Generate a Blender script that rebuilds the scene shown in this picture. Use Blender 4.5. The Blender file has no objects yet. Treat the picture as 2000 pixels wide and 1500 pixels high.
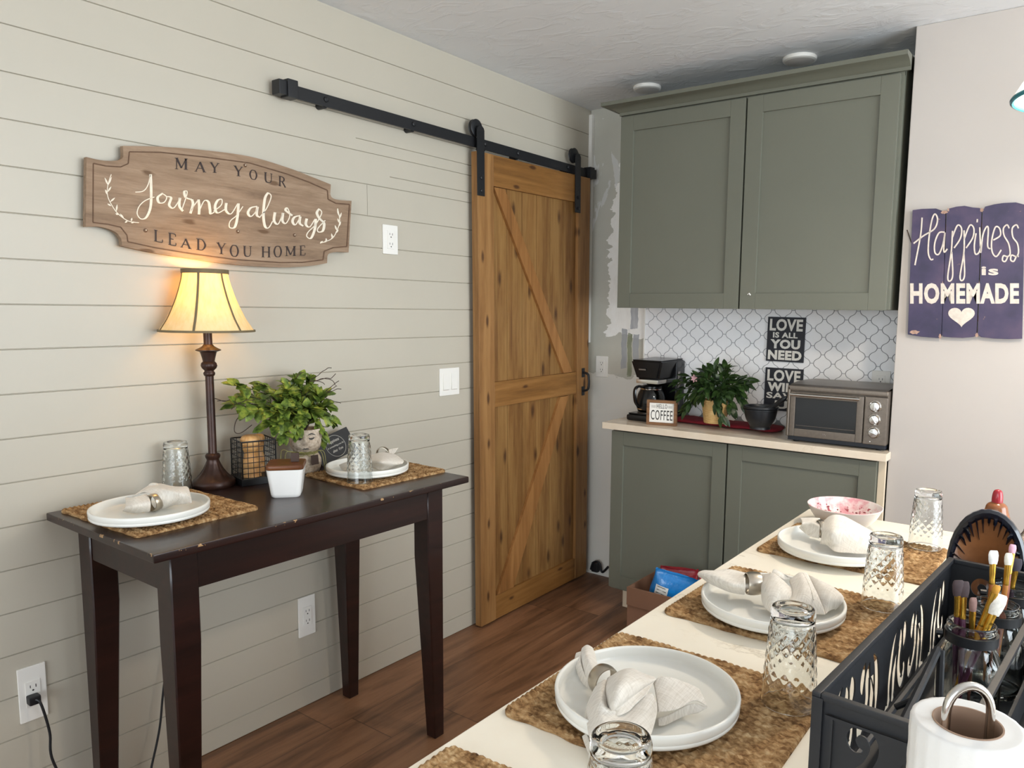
import bpy, bmesh, math, random
from mathutils import Vector, Matrix, noise
R_ = random.Random(7)
SC = bpy.context.scene
COL = SC.collection
PI = math.pi

# ------------------------------------------------------------------ camera, world, light, exposure
CAM = Vector((2.1235, -3.2035, 1.3596))
YAW, PITCH, ROLL, FPX, PPX, PPY = 0.62065, -0.11865, 0.013148, 1476.0, 93.63, 32.2
_fw = Vector((-math.sin(YAW)*math.cos(PITCH), math.cos(YAW)*math.cos(PITCH), math.sin(PITCH)))
_r0 = Vector((math.cos(YAW), math.sin(YAW), 0)); _u0 = _r0.cross(_fw)
_r = _r0*math.cos(ROLL) + _u0*math.sin(ROLL); _u = -_r0*math.sin(ROLL) + _u0*math.cos(ROLL)
cd = bpy.data.cameras.new('camera'); cam = bpy.data.objects.new('camera', cd); COL.objects.link(cam)
cam.matrix_world = Matrix(((_r.x, _u.x, -_fw.x, CAM.x), (_r.y, _u.y, -_fw.y, CAM.y), (_r.z, _u.z, -_fw.z, CAM.z), (0, 0, 0, 1)))
cd.sensor_width = 36; cd.lens = FPX/2000*36; cd.shift_x = -PPX/2000; cd.shift_y = PPY/2000; cd.clip_start = 0.02
SC.camera = cam
SC.view_settings.view_transform = 'Standard'; SC.view_settings.look = 'None'; SC.view_settings.gamma = 1
SC.view_settings.use_curve_mapping = False
SC.view_settings.exposure = 0.68
w = bpy.data.worlds.new('world'); SC.world = w; w.use_nodes = True
w.node_tree.nodes['Background'].inputs[0].default_value = (0.82, 0.92, 1.0, 1)
w.node_tree.nodes['Background'].inputs[1].default_value = 1.45
def area(name, loc, target, sx, sy, watts, color):
    l = bpy.data.lights.new(name, 'AREA'); l.shape = 'RECTANGLE'; l.size = sx; l.size_y = sy; l.energy = watts; l.color = color
    o = bpy.data.objects.new(name, l); COL.objects.link(o); o.location = loc
    o.rotation_euler = (Vector(target)-Vector(loc)).to_track_quat('-Z', 'Y').to_euler(); return o
area('window_daylight_right', (4.5, -1.7, 1.4), (0.6, -1.6, 1.0), 2.2, 1.8, 66, (0.84, 0.93, 1.0))
area('window_daylight_behind', (2.6, -6.8, 1.3), (1.2, -0.8, 1.25), 2.6, 1.7, 45, (0.90, 0.96, 1.0))

def on(u, v, ax, val):
    """point of the photograph's sight line (u, v) on the plane axis=val"""
    k = _fw + _r*((u-1000-PPX)/FPX) - _u*((v-750-PPY)/FPX)
    i = 'XYZ'.index(ax); t = (val-CAM[i])/k[i]
    return CAM + k*t

# ------------------------------------------------------------------ mesh helpers
class MB:
    def __init__(s): s.v = []; s.f = []; s.m = []; s.bev = False
    def add(s, vs, fs, M=None, mi=0):
        b = len(s.v)
        for p in vs:
            p = Vector(p); s.v.append(M @ p if M is not None else p)
        for f in fs: s.f.append([b+i for i in f]); s.m.append(mi)
        return s
    def box(s, x0, x1, y0, y1, z0, z1, bev=0.0, M=None, mi=0):
        if x0 > x1: x0, x1 = x1, x0
        if y0 > y1: y0, y1 = y1, y0
        if z0 > z1: z0, z1 = z1, z0
        if bev <= 0:
            vs = [(x, y, z) for x in (x0, x1) for y in (y0, y1) for z in (z0, z1)]
            fs = [(0, 1, 3, 2), (4, 6, 7, 5), (0, 4, 5, 1), (2, 3, 7, 6), (0, 2, 6, 4), (1, 5, 7, 3)]
            return s.add(vs, fs, M, mi)
        b = min(bev, (x1-x0)*.45, (y1-y0)*.45, (z1-z0)*.45)
        s.bev = True; bm = bmesh.new(); bmesh.ops.create_cube(bm, size=1)
        for q in bm.verts:
            q.co = Vector(((x0+x1)/2+q.co.x*(x1-x0), (y0+y1)/2+q.co.y*(y1-y0), (z0+z1)/2+q.co.z*(z1-z0)))
        bmesh.ops.bevel(bm, geom=list(bm.edges), offset=b, segments=2, profile=0.6, affect='EDGES')
        return s.addbm(bm, M, mi)
    def addbm(s, bm, M=None, mi=0):
        bm.verts.index_update()
        s.add([q.co.copy() for q in bm.verts], [[q.index for q in f.verts] for f in bm.faces], M, mi); bm.free(); return s
    def lathe(s, prof, n=32, M=None, mi=0, fn=None, cap0=True, cap1=True):
        vs = []; fs = []
        for (r, z) in prof:
            for k in range(n):
                a = 2*PI*k/n; rr = r if fn is None else fn(r, z, a)
                vs.append((rr*math.cos(a), rr*math.sin(a), z))
        for i in range(len(prof)-1):
            for k in range(n):
                k2 = (k+1) % n
                fs.append((i*n+k, i*n+k2, (i+1)*n+k2, (i+1)*n+k))
        if cap0: fs.append(tuple(reversed(range(n))))
        if cap1: fs.append(tuple((len(prof)-1)*n+k for k in range(n)))
        return s.add(vs, fs, M, mi)
    def tube(s, pts, r, n=8, closed=False, caps=True, M=None, mi=0, flat=1.0):
        pts = [Vector(p) for p in pts]; N = len(pts)
        rs = r if isinstance(r, (list, tuple)) else [r]*N
        vs = []; fs = []; up = None
        for i, p in enumerate(pts):
            a = pts[(i-1) % N] if (closed or i > 0) else p
            b = pts[(i+1) % N] if (closed or i < N-1) else p
            t = (b-a)
            if t.length < 1e-9: t = Vector((0, 0, 1))
            t.normalize()
            if up is None:
                up = Vector((0, 0, 1)) if abs(t.z) < .9 else Vector((1, 0, 0))
            up = (up - t*up.dot(t))
            if up.length < 1e-6: up = t.orthogonal()
            up.normalize(); sd = t.cross(up)
            for k in range(n):
                an = 2*PI*k/n
                vs.append(p + (sd*math.cos(an)+up*math.sin(an)*flat)*rs[i])
        for i in range(N if closed else N-1):
            j = (i+1) % N
            for k in range(n):
                k2 = (k+1) % n; fs.append((i*n+k, i*n+k2, j*n+k2, j*n+k))
        if caps and not closed:
            fs.append(tuple(reversed(range(n)))); fs.append(tuple((N-1)*n+k for k in range(n)))
        return s.add(vs, fs, M, mi)
    def prism(s, poly, h0, h1, M=None, mi=0):
        """polygon in local XY extruded along local Z"""
        n = len(poly)
        ar = sum(poly[i][0]*poly[(i+1) % n][1]-poly[(i+1) % n][0]*poly[i][1] for i in range(n))
        if ar < 0: poly = list(reversed(poly))
        vs = [(p[0], p[1], h0) for p in poly]+[(p[0], p[1], h1) for p in poly]
        fs = [tuple(reversed(range(n))), tuple(range(n, 2*n))]+[(i, (i+1) % n, n+(i+1) % n, n+i) for i in range(n)]
        return s.add(vs, fs, M, mi)
    def grid(s, rows, closed_u=False, closed_v=False, M=None, mi=0):
        nr = len(rows); nc = len(rows[0]); vs = [p for r in rows for p in r]; fs = []
        for i in range(nr if closed_v else nr-1):
            for j in range(nc if closed_u else nc-1):
                i2 = (i+1) % nr; j2 = (j+1) % nc
                fs.append((i*nc+j, i*nc+j2, i2*nc+j2, i2*nc+j))
        return s.add(vs, fs, M, mi)
    def ball(s, c, rx, ry=None, rz=None, n=16, m=10, M=None, mi=0):
        ry = ry or rx; rz = rz or rx; c = Vector(c)
        rows = []
        pr = [(math.sin(PI*i/m), -math.cos(PI*i/m)) for i in range(m+1)]
        vs = [c+Vector((0, 0, -rz))]; fs = []
        for i in range(1, m):
            for k in range(n):
                a = 2*PI*k/n; vs.append(c+Vector((rx*pr[i][0]*math.cos(a), ry*pr[i][0]*math.sin(a), rz*pr[i][1])))
        vs.append(c+Vector((0, 0, rz)))
        for k in range(n): fs.append((0, 1+(k+1) % n, 1+k))
        for i in range(m-2):
            for k in range(n):
                fs.append((1+i*n+k, 1+i*n+(k+1) % n, 1+(i+1)*n+(k+1) % n, 1+(i+1)*n+k))
        L = len(vs)-1; o = 1+(m-2)*n
        for k in range(n): fs.append((L, o+k, o+(k+1) % n))
        return s.add(vs, fs, M, mi)
    def build(s, name, mat, parent=None, angle=38, smooth=True, origin=None):
        o0 = Vector(origin) if origin is not None else None
        me = bpy.data.meshes.new(name)
        sub = Vector((0, 0, 0))
        if parent is not None: sub = wloc(parent)
        if o0 is not None: sub = o0.copy()
        me.from_pydata([tuple(p-sub) for p in s.v], [], s.f)
        mats = mat if isinstance(mat, (list, tuple)) else [mat]
        for m in mats: me.materials.append(m)
        if len(mats) > 1: me.polygons.foreach_set('material_index', s.m)
        me.update()
        if smooth:
            me.shade_smooth(); me.set_sharp_from_angle(angle=math.radians(angle))
        o = link(name, me, parent, o0)
        if s.bev and smooth:
            wn = o.modifiers.new('face_weighted_normals', 'WEIGHTED_NORMAL'); wn.keep_sharp = True; wn.weight = 100
        return o
def wloc(o):
    v = Vector((0, 0, 0))
    while o is not None: v += o.location; o = o.parent
    return v
def link(name, me, parent=None, origin=None):
    o = bpy.data.objects.new(name, me); COL.objects.link(o)
    if parent is not None: o.parent = parent
    if origin is not None: o.location = Vector(origin) - (wloc(parent) if parent is not None else Vector((0, 0, 0)))
    return o
def tag(o, label, cat=None, group=None, kind=None):
    if label: o['label'] = label
    if cat: o['category'] = cat
    if group: o['group'] = group
    if kind: o['kind'] = kind
    return o
def thing(name, loc, label, cat, group=None, rz=0):
    o = bpy.data.objects.new(name, None); COL.objects.link(o); o.location = loc; o.empty_display_size = .05
    o.rotation_euler = (0, 0, rz); return tag(o, label, cat, group)
def struct(o): o['kind'] = 'structure'; return o
def copy_tree(o, parent=None):
    c = o.copy(); COL.objects.link(c)
    if parent is not None: c.parent = parent
    for ch in [x for x in COL.objects if x.parent == o]: copy_tree(ch, c)
    return c
def T(x=0, y=0, z=0): return Matrix.Translation((x, y, z))
def RX(a): return Matrix.Rotation(a, 4, 'X')
def RY(a): return Matrix.Rotation(a, 4, 'Y')
def RZ(a): return Matrix.Rotation(a, 4, 'Z')
def frame(o, x, y, z): 
    x, y, z = Vector(x), Vector(y), Vector(z)
    return Matrix(((x.x, y.x, z.x, o[0]), (x.y, y.y, z.y, o[1]), (x.z, y.z, z.z, o[2]), (0, 0, 0, 1)))
def cr(pts, n=6, closed=False):
    """Catmull-Rom through tuples of any length"""
    P = [tuple(p) for p in pts]; N = len(P); out = []
    for i in range(N if closed else N-1):
        if closed: a, b, c, d = P[(i-1) % N], P[i], P[(i+1) % N], P[(i+2) % N]
        else: a, b, c, d = P[max(i-1, 0)], P[i], P[i+1], P[min(i+2, N-1)]
        for k in range(n):
            t = k/n; t2 = t*t; t3 = t2*t
            out.append(tuple(.5*((2*q)+(-p+r)*t+(2*p-5*q+4*r-s_)*t2+(-p+3*q-3*r+s_)*t3) for p, q, r, s_ in zip(a, b, c, d)))
    if not closed: out.append(P[-1])
    return out
def text_mesh(txt, bold=0.0, extrude=0.05, space=1.0):
    """flat text as verts/faces in a unit box: x 0..1, y 0..1"""
    cu = bpy.data.curves.new('lettering', 'FONT'); cu.body = txt; cu.offset = bold; cu.extrude = extrude; cu.resolution_u = 3
    cu.space_character = space
    ob = bpy.data.objects.new('lettering', cu)
    me = bpy.data.meshes.new_from_object(ob)
    vs = [v.co.copy() for v in me.vertices]; fs = [list(p.vertices) for p in me.polygons]
    bpy.data.objects.remove(ob); bpy.data.meshes.remove(me); bpy.data.curves.remove(cu)
    x0 = min(v.x for v in vs); x1 = max(v.x for v in vs); y0 = min(v.y for v in vs); y1 = max(v.y for v in vs)
    return [Vector(((v.x-x0)/(x1-x0), (v.y-y0)/(y1-y0), 1.0 if v.z > 0 else 0.0)) for v in vs], fs
def stroke_polys(strokes, fn, th, nrm, mb, n=6, mi=0):
    """strokes: list of [(x, y, halfwidth)...]; fn maps 2D point to 3D; raised by th along nrm"""
    nrm = Vector(nrm)
    for st in strokes:
        P = cr(st, n) if n > 1 and len(st) > 2 else [tuple(q) for q in st]
        L = []
        for i, p in enumerate(P):
            a = P[max(i-1, 0)]; b = P[min(i+1, len(P)-1)]
            dx, dy = b[0]-a[0], b[1]-a[1]; l = math.hypot(dx, dy) or 1
            nx, ny = -dy/l, dx/l
            L.append(((p[0]+nx*p[2], p[1]+ny*p[2]), (p[0]-nx*p[2], p[1]-ny*p[2])))
        vs = []; fs = []
        for a, b in L:
            A, B = fn(*a), fn(*b); vs += [A, B, A+nrm*th, B+nrm*th]
        for i in range(len(L)-1):
            o = 4*i; q = o+4
            fs += [(o+2, o+3, q+3, q+2), (o, o+2, q+2, q), (o+1, q+1, q+3, o+3), (o, q, q+1, o+1)]
        e = 4*(len(L)-1); fs += [(0, 1, 3, 2), (e, e+2, e+3, e+1)]
        mb.add(vs, fs, None, mi)

# ------------------------------------------------------------------ material helpers
def srgb(h):
    h = h.lstrip('#'); c = [int(h[i:i+2], 16)/255 for i in (0, 2, 4)]
    return tuple((x/12.92 if x <= .04045 else ((x+.055)/1.055)**2.4) for x in c)+(1,)
class Nodes:
    def __init__(s, name):
        s.mat = bpy.data.materials.new(name); s.mat.use_nodes = True; s.nt = s.mat.node_tree
        s.b = s.nt.nodes['Principled BSDF']; s.out = s.nt.nodes['Material Output']
        s._c = None
    def n(s, t, **kw):
        nd = s.nt.nodes.new(t)
        for k, v in kw.items():
            if k.startswith('i_'): nd.inputs[k[2:].replace('_', ' ')].default_value = v
            else: setattr(nd, k, v)
        return nd
    def l(s, a, b): s.nt.links.new(a, b)
    def coord(s, scale=(1, 1, 1), rot=(0, 0, 0), loc=(0, 0, 0), src='Object'):
        if s._c is None: s._c = s.n('ShaderNodeTexCoord')
        m = s.n('ShaderNodeMapping'); m.inputs['Scale'].default_value = scale; m.inputs['Rotation'].default_value = rot; m.inputs['Location'].default_value = loc
        s.l(s._c.outputs[src], m.inputs['Vector']); return m.outputs[0]
    def noise(s, vec, scale=5, detail=4, rough=.55, dist=0):
        nd = s.n('ShaderNodeTexNoise'); nd.inputs['Scale'].default_value = scale; nd.inputs['Detail'].default_value = detail
        nd.inputs['Roughness'].default_value = rough; nd.inputs['Distortion'].default_value = dist
        if vec is not None: s.l(vec, nd.inputs['Vector'])
        return nd.outputs['Fac']
    def ramp(s, fac, stops):
        nd = s.n('ShaderNodeValToRGB'); e = nd.color_ramp.elements
        while len(e) < len(stops): e.new(.5)
        for el, (p, c) in zip(e, stops): el.position = p; el.color = c if not isinstance(c, str) else srgb(c)
        s.l(fac, nd.inputs[0]); return nd.outputs[0]
    def mix(s, f, a, b, mode='MIX'):
        nd = s.n('ShaderNodeMix', data_type='RGBA', blend_type=mode)
        for val, sock in ((f, nd.inputs[0]), (a, nd.inputs[6]), (b, nd.inputs[7])):
            if isinstance(val, bpy.types.NodeSocket): s.l(val, sock)
            elif isinstance(val, str): sock.default_value = srgb(val)
            else: sock.default_value = val
        return nd.outputs[2]
    def math(s, op, a, b=None):
        nd = s.n('ShaderNodeMath', operation=op)
        for i, val in enumerate((a, b)):
            if val is None: continue
            if isinstance(val, bpy.types.NodeSocket): s.l(val, nd.inputs[i])
            else: nd.inputs[i].default_value = val
        return nd.outputs[0]
    def bump(s, h, strength=.2, dist=.002):
        nd = s.n('ShaderNodeBump'); nd.inputs['Strength'].default_value = strength; nd.inputs['Distance'].default_value = dist
        s.l(h, nd.inputs['Height']); s.l(nd.outputs[0], s.b.inputs['Normal']); return nd
    def set(s, rough=None, metal=None, spec=None, coat=None, trans=None, ior=None, sheen=None, sss=None):
        for k, v in (('Roughness', rough), ('Metallic', metal), ('Specular IOR Level', spec), ('Coat Weight', coat), ('Transmission Weight', trans), ('IOR', ior), ('Sheen Weight', sheen)):
            if v is not None: s.b.inputs[k].default_value = v
        return s
    def color(s, c):
        if isinstance(c, bpy.types.NodeSocket): s.l(c, s.b.inputs['Base Color'])
        else: s.b.inputs['Base Color'].default_value = srgb(c) if isinstance(c, str) else c
        return s
def simple(name, col, rough=.5, metal=0, var=.06, scale=12, bump=0, bscale=80, coat=0, spec=.5, bdist=.001):
    """plain material with a slight procedural variation"""
    N = Nodes(name); c = N.coord()
    f = N.noise(c, scale, 3)
    base = srgb(col); lo = tuple(x*(1-var) for x in base[:3])+(1,); hi = tuple(min(1, x*(1+var)) for x in base[:3])+(1,)
    N.color(N.ramp(f, [(.3, lo), (.7, hi)])).set(rough=rough, metal=metal, coat=coat, spec=spec)
    if bump: N.bump(N.noise(c, bscale, 3), bump, bdist)
    return N.mat
def wood(name, stops, axis='Z', scale=1.0, rough=.5, knots=0.0, plank=None, coat=0, dark='#2a1608', var=.25, stretch=14, bump=.15, spec=.4):
    N = Nodes(name); st = {'X': (1/stretch, 1, 1), 'Y': (1, 1/stretch, 1), 'Z': (1, 1, 1/stretch)}[axis]
    s_ = 22*scale
    vec = N.coord((st[0]*s_, st[1]*s_, st[2]*s_))
    if plank:                                   # per-plank shift so the boards differ
        ax, wd, off = plank
        sp = N.n('ShaderNodeSeparateXYZ'); N.l(N.coord(), sp.inputs[0])
        k = N.math('FLOOR', N.math('DIVIDE', N.math('ADD', sp.outputs['XYZ'.index(ax)], off), wd))
        wn = N.n('ShaderNodeTexWhiteNoise', noise_dimensions='1D'); N.l(k, wn.inputs['W'])
        ad = N.n('ShaderNodeVectorMath', operation='MULTIPLY_ADD'); N.l(wn.outputs['Color'], ad.inputs[0]); ad.inputs[1].default_value = (37, 41, 43); N.l(vec, ad.inputs[2])
        vec = ad.outputs[0]
    f = N.noise(vec, 1.0, 6, .6, .6); f2 = N.noise(vec, 4.5, 4, .7, .3)
    g = N.math('ADD', N.math('MULTIPLY', f, .7), N.math('MULTIPLY', f2, .3))
    colr = N.ramp(g, stops)
    if plank:
        hv = N.n('ShaderNodeHueSaturation'); N.l(colr, hv.inputs['Color'])
        N.l(N.math('ADD', N.math('MULTIPLY', wn.outputs['Value'], var), 1-var/2), hv.inputs['Value']); colr = hv.outputs[0]
    if knots:
        sk = N.n('ShaderNodeSeparateXYZ'); N.l(N.coord(), sk.inputs[0]); ck = N.n('ShaderNodeCombineXYZ')
        N.l(N.math('MULTIPLY', sk.outputs[{'X': 1, 'Y': 2, 'Z': 1}[axis]], 9.5), ck.inputs[0]); N.l(N.math('MULTIPLY', sk.outputs['XYZ'.index(axis)], 3.6), ck.inputs[1])
        vo = N.n('ShaderNodeTexVoronoi', voronoi_dimensions='2D'); vo.inputs['Scale'].default_value = 1.0; N.l(ck.outputs[0], vo.inputs['Vector'])
        sc = N.n('ShaderNodeSeparateColor'); N.l(vo.outputs['Color'], sc.inputs[0])
        d = N.math('ADD', vo.outputs['Distance'], N.math('MULTIPLY', N.math('SUBTRACT', N.noise(vec, 3, 3), .5), .16))
        colr = N.mix(N.math('MULTIPLY', N.math('MULTIPLY', N.ramp(d, [(.04, (1, 1, 1, 1)), (.06+.1*knots, (0, 0, 0, 1))]), N.math('GREATER_THAN', sc.outputs[0], .35)), .8), colr, dark)
    N.color(colr).set(rough=rough, coat=coat, spec=spec)
    if bump: N.bump(f2, bump, .001)
    return N.mat

# ------------------------------------------------------------------ materials of the setting
m_shiplap = simple('shiplap_paint', '#b9b2a3', .45, var=.02, scale=2.5, bump=.08, bscale=30)
def mk_ceiling():
    N = Nodes('ceiling_texture'); c = N.coord()
    N.color(N.ramp(N.noise(c, 3, 3), [(.3, '#e0e2e4'), (.7, '#e6e8ea')])).set(rough=.7)
    h = N.noise(N.coord((1, 1.6, 1)), 9, 5, .55, 1.2)
    N.bump(N.ramp(h, [(.5, (0, 0, 0, 1)), (.68, (1, 1, 1, 1))]), .35, .004); return N.mat
m_ceiling = mk_ceiling()
m_signwall = simple('warm_wall_paint', '#b9b2ac', .6, var=.015, scale=4, bump=.12, bscale=60)
def mk_patch():
    """primer grey wall with trowelled filler patches, torn paint and green remnants near the backsplash"""
    N = Nodes('patched_plaster'); c = N.coord()
    sp = N.n('ShaderNodeSeparateXYZ'); N.l(c, sp.inputs[0]); x, z = sp.outputs[0], sp.outputs[2]
    base = N.ramp(N.noise(c, 6, 4), [(.3, '#b9b7ab'), (.7, '#c2bfb3')])
    wob = N.math('MULTIPLY', N.math('SUBTRACT', N.noise(N.coord((1, 1, 2)), 9, 5), .5), .14)
    edge = N.math('ADD', x, wob)
    white = N.ramp(N.noise(N.coord((8, 8, 3)), 3, 5, .7), [(.35, '#f6f4ef'), (.6, '#efece5'), (.75, '#c3c5c5')])
    fac = N.math('MULTIPLY', N.math('GREATER_THAN', N.math('SUBTRACT', edge, N.math('MULTIPLY', N.math('MAXIMUM', N.math('SUBTRACT', z, 1.72), 0), .16)), .118), N.math('GREATER_THAN', N.math('ADD', z, wob), 1.24))
    col = N.mix(fac, base, white)
    streak = N.math('MULTIPLY', N.math('GREATER_THAN', N.noise(N.coord((1, 1, .35), loc=(3, 0, 0)), 10, 5, .6, 1.5), .6), N.math('MULTIPLY', N.math('GREATER_THAN', z, 1.7), N.math('LESS_THAN', x, .3)))
    col = N.mix(N.math('MULTIPLY', streak, .8), col, '#d5d4d0')
    lower = N.math('LESS_THAN', N.math('ADD', z, wob), 1.05)
    col = N.mix(lower, col, '#e0ddd4')
    for (x0, x1, z0, z1, cc) in ((.2, .232, 1.08, 1.27, '#9a9ca0'), (.236, .262, 1.05, 1.25, '#82876c'), (.268, .3, 1.10, 1.25, '#a2a4a7'), (.25, .29, 1.28, 1.40, '#a4a5a9')):
        wx = N.math('ADD', x, N.math('MULTIPLY', wob, .16)); wz = N.math('ADD', z, N.math('MULTIPLY', wob, .5))
        f = N.math('MULTIPLY', N.math('MULTIPLY', N.math('GREATER_THAN', wx, x0), N.math('LESS_THAN', wx, x1)), N.math('MULTIPLY', N.math('GREATER_THAN', wz, z0), N.math('LESS_THAN', wz, z1)))
        col = N.mix(N.math('MULTIPLY', f, N.math('ADD', N.noise(N.coord((1, 1, .2)), 40, 3), .35)), col, cc)
    N.color(col).set(rough=.8); N.bump(N.noise(N.coord((1, 1, .6)), 14, 5), .4, .004); return N.mat
m_patch = mk_patch()
def mk_floor():
    N = Nodes('wood_floor'); W = .19
    sp = N.n('ShaderNodeSeparateXYZ'); N.l(N.coord(), sp.inputs[0])
    q = N.math('DIVIDE', sp.outputs[0], W); k = N.math('FLOOR', q)
    wn = N.n('ShaderNodeTexWhiteNoise', noise_dimensions='1D'); N.l(k, wn.inputs['W'])
    yy = N.math('DIVIDE', N.math('ADD', sp.outputs[1], N.math('MULTIPLY', wn.outputs['Value'], 3)), 1.22)
    k2 = N.math('FLOOR', yy)
    wn2 = N.n('ShaderNodeTexWhiteNoise', noise_dimensions='2D')
    cv = N.n('ShaderNodeCombineXYZ'); N.l(k, cv.inputs[0]); N.l(k2, cv.inputs[1]); N.l(cv.outputs[0], wn2.inputs['Vector'])
    ad = N.n('ShaderNodeVectorMath', operation='MULTIPLY_ADD'); N.l(wn2.outputs['Color'], ad.inputs[0]); ad.inputs[1].default_value = (31, 37, 11)
    N.l(N.coord((11, 1.1, 11)), ad.inputs[2]); v = ad.outputs[0]
    g = N.math('ADD', N.math('MULTIPLY', N.noise(v, 1, 6, .62, 1.0), .75), N.math('MULTIPLY', N.noise(v, 5, 4, .7, .4), .25))
    col = N.ramp(g, [(.28, '#402a1c'), (.42, '#6d4b34'), (.55, '#8a6246'), (.72, '#9c7354')])
    hv = N.n('ShaderNodeHueSaturation'); N.l(col, hv.inputs['Color']); N.l(N.math('ADD', N.math('MULTIPLY', wn2.outputs['Value'], .3), .85), hv.inputs['Value']); col = hv.outputs[0]
    fx = N.math('FRACT', q); fy = N.math('FRACT', yy)
    gap = N.math('MAXIMUM', N.math('GREATER_THAN', N.math('ABSOLUTE', N.math('SUBTRACT', fx, .5)), .493), N.math('GREATER_THAN', N.math('ABSOLUTE', N.math('SUBTRACT', fy, .5)), .4985))
    col = N.mix(N.math('MULTIPLY', gap, .55), col, '#24140b')
    N.color(col).set(rough=.42, spec=.4); N.bump(g, .12, .001); return N.mat
m_floor = mk_floor()
m_sage = simple('sage_cabinet_paint', '#68695d', .42, var=.03, scale=3, spec=.4)
m_rawply = simple('raw_birch_side', '#d6c4aa', .6, var=.05)
m_white = simple('white_plastic', '#e9e6df', .35, var=.01)
m_slot = simple('dark_slot', '#3a3733', .6)
m_black = simple('matte_black_metal', '#17181b', .45, var=.05, spec=.45)
def mk_quartz(name, c1, c2, vein):
    N = Nodes(name); c = N.coord()
    b = N.ramp(N.noise(c, 8, 5), [(.3, c1), (.7, c2)])
    v = N.noise(N.coord((1, 1.4, 1)), 2.6, 7, .62, 1.6)
    f = N.ramp(N.math('ABSOLUTE', N.math('SUBTRACT', v, .5)), [(.0, (1, 1, 1, 1)), (.014, (0, 0, 0, 1))])
    msk = N.ramp(N.noise(c, 5, 3), [(.5, (0, 0, 0, 1)), (.62, (1, 1, 1, 1))])
    N.color(N.mix(N.math('MULTIPLY', N.math('MULTIPLY', f, msk), .5), b, vein)).set(rough=.22, spec=.5); return N.mat
m_quartz = mk_quartz('cream_quartz', '#f1e8d6', '#f5eede', '#b3a48d')
m_quartz2 = mk_quartz('pale_laminate', '#dccbb4', '#e6d8c4', '#cdbca6')

# ------------------------------------------------------------------ the setting
XW, YW, H, SX, SY = 4.7, -7.0, 2.3333, 1.5245, -0.3135
mb = MB(); Z0, ZP = .8198-.10741*8, .10741
zs = [Z0+ZP*i for i in range(0, 24)]
def plank(mb, y0, y1, z0, z1, g=.0018):
    z0 = max(z0, 0); z1 = min(z1, H)
    if z1-z0 < .01: return
    mb.add([(-.0055, y0, z0), (-.004, y0, z0+g*.45), (0, y0, z0+g), (0, y0, z1-g), (-.004, y0, z1-g*.45), (-.0055, y0, z1),
            (-.0055, y1, z0), (-.004, y1, z0+g*.45), (0, y1, z0+g), (0, y1, z1-g), (-.004, y1, z1-g*.45), (-.0055, y1, z1)],
           [(i, i+1, i+7, i+6) for i in range(5)]+[(0, 5, 4, 3, 2, 1), (6, 7, 8, 9, 10, 11)])
for i in range(len(zs)-1):
    z0, z1 = zs[i], zs[i+1]
    if i == 16: plank(mb, YW, -1.405, z0, z1); plank(mb, -1.4035, .0, z0, z1)
    elif i == 17: plank(mb, YW, -1.30, z0, z1); plank(mb, -1.30, .0, z0, z0+.04); plank(mb, -1.30, 0, z0+.04, z1)
    elif i == 18: plank(mb, YW, -1.45, z0, z1); plank(mb, -1.45, 0, z0, z0+.04, .0016); plank(mb, -1.45, 0, z0+.04, z1, .0016)
    else: plank(mb, YW, 0, z0, z1)
mb.box(-.1, -.005, YW, .1, 0, H)
struct(mb.build('wall_left', m_shiplap, angle=20))
struct(MB().box(-.1, XW, YW, .1, -.08, 0).build('floor', m_floor))
struct(MB().box(-.1, XW, YW, .1, H, H+.08).build('ceiling', m_ceiling))
struct(MB().box(-.0, SX+.02, 0, .1, 0, H).build('wall_back', m_patch))
struct(MB().box(SX, XW, SY, .1, 0, H, .004).build('wall_right', m_signwall))
struct(MB().box(XW, XW+.1, YW, -3.0, 0, H).build('wall_light_blocker', m_signwall))  # unseen wall added to block world light, so the shiplap darkens towards the camera
struct(MB().box(-.0, .02, -.022, -.0005, 1.2, H-.025, .003).build('trim_1', m_white))

# tile backsplash
def tile_backsplash():
    t = thing('tile_backsplash', (.9, 0, .88), 'white lantern tile backsplash between the green wall and base cabinets', 'backsplash')
    x0, x1, z0, z1 = .337, SX-.002, .87, 1.40
    MB().box(x0, x1, -.0065, -.0006, z0, z1).build('grout_bed', simple('grout', '#88898c', .8), t)
    MB().box(x0-.008, x0, -.011, -.0006, z0, z1, .001).build('edge_trim', m_white, t)
    P, r = TP, TR; mb = MB()
    def prof(zz): c = math.cos(PI*zz/r); return .022+.0145*math.copysign(abs(c)**.72, c)      # half width of a tile at height zz from its centre
    for row in range(-2, 16):
        cz = TZ+row*r
        for col in range(-2, 20):
            cx = TX+P*(col+(.5 if row % 2 else 0))
            g = .0014; pts = [(prof(k/12*r), k/12*(r-g*.8)) for k in range(-12, 13)]
            poly = [(cx+w-g, cz+zz) for w, zz in pts]+[(cx-w+g, cz+zz) for w, zz in reversed(pts)]
            poly = [(min(max(a, x0), x1), min(max(b, z0), z1)) for a, b in poly]
            xs = [p[0] for p in poly]; ys = [p[1] for p in poly]
            if max(xs)-min(xs) < .004 or max(ys)-min(ys) < .004: continue
            q = [poly[0]]
            for p in poly[1:]:
                if abs(p[0]-q[-1][0])+abs(p[1]-q[-1][1]) > 1e-5: q.append(p)
            if abs(q[0][0]-q[-1][0])+abs(q[0][1]-q[-1][1]) < 1e-5: q.pop()
            if len(q) < 3: continue
            mb.prism(q, 0, .003, frame((0, -.0055, 0), (1, 0, 0), (0, 0, 1), (0, -1, 0)))
    mb.build('tiles', simple('white_tile_glaze', '#f3f3f4', .25, var=.03, scale=9), t, angle=25)
TP, TR, TX, TZ = .088, .03655, .433, 1.336-.03655*10
tile_backsplash()

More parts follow.
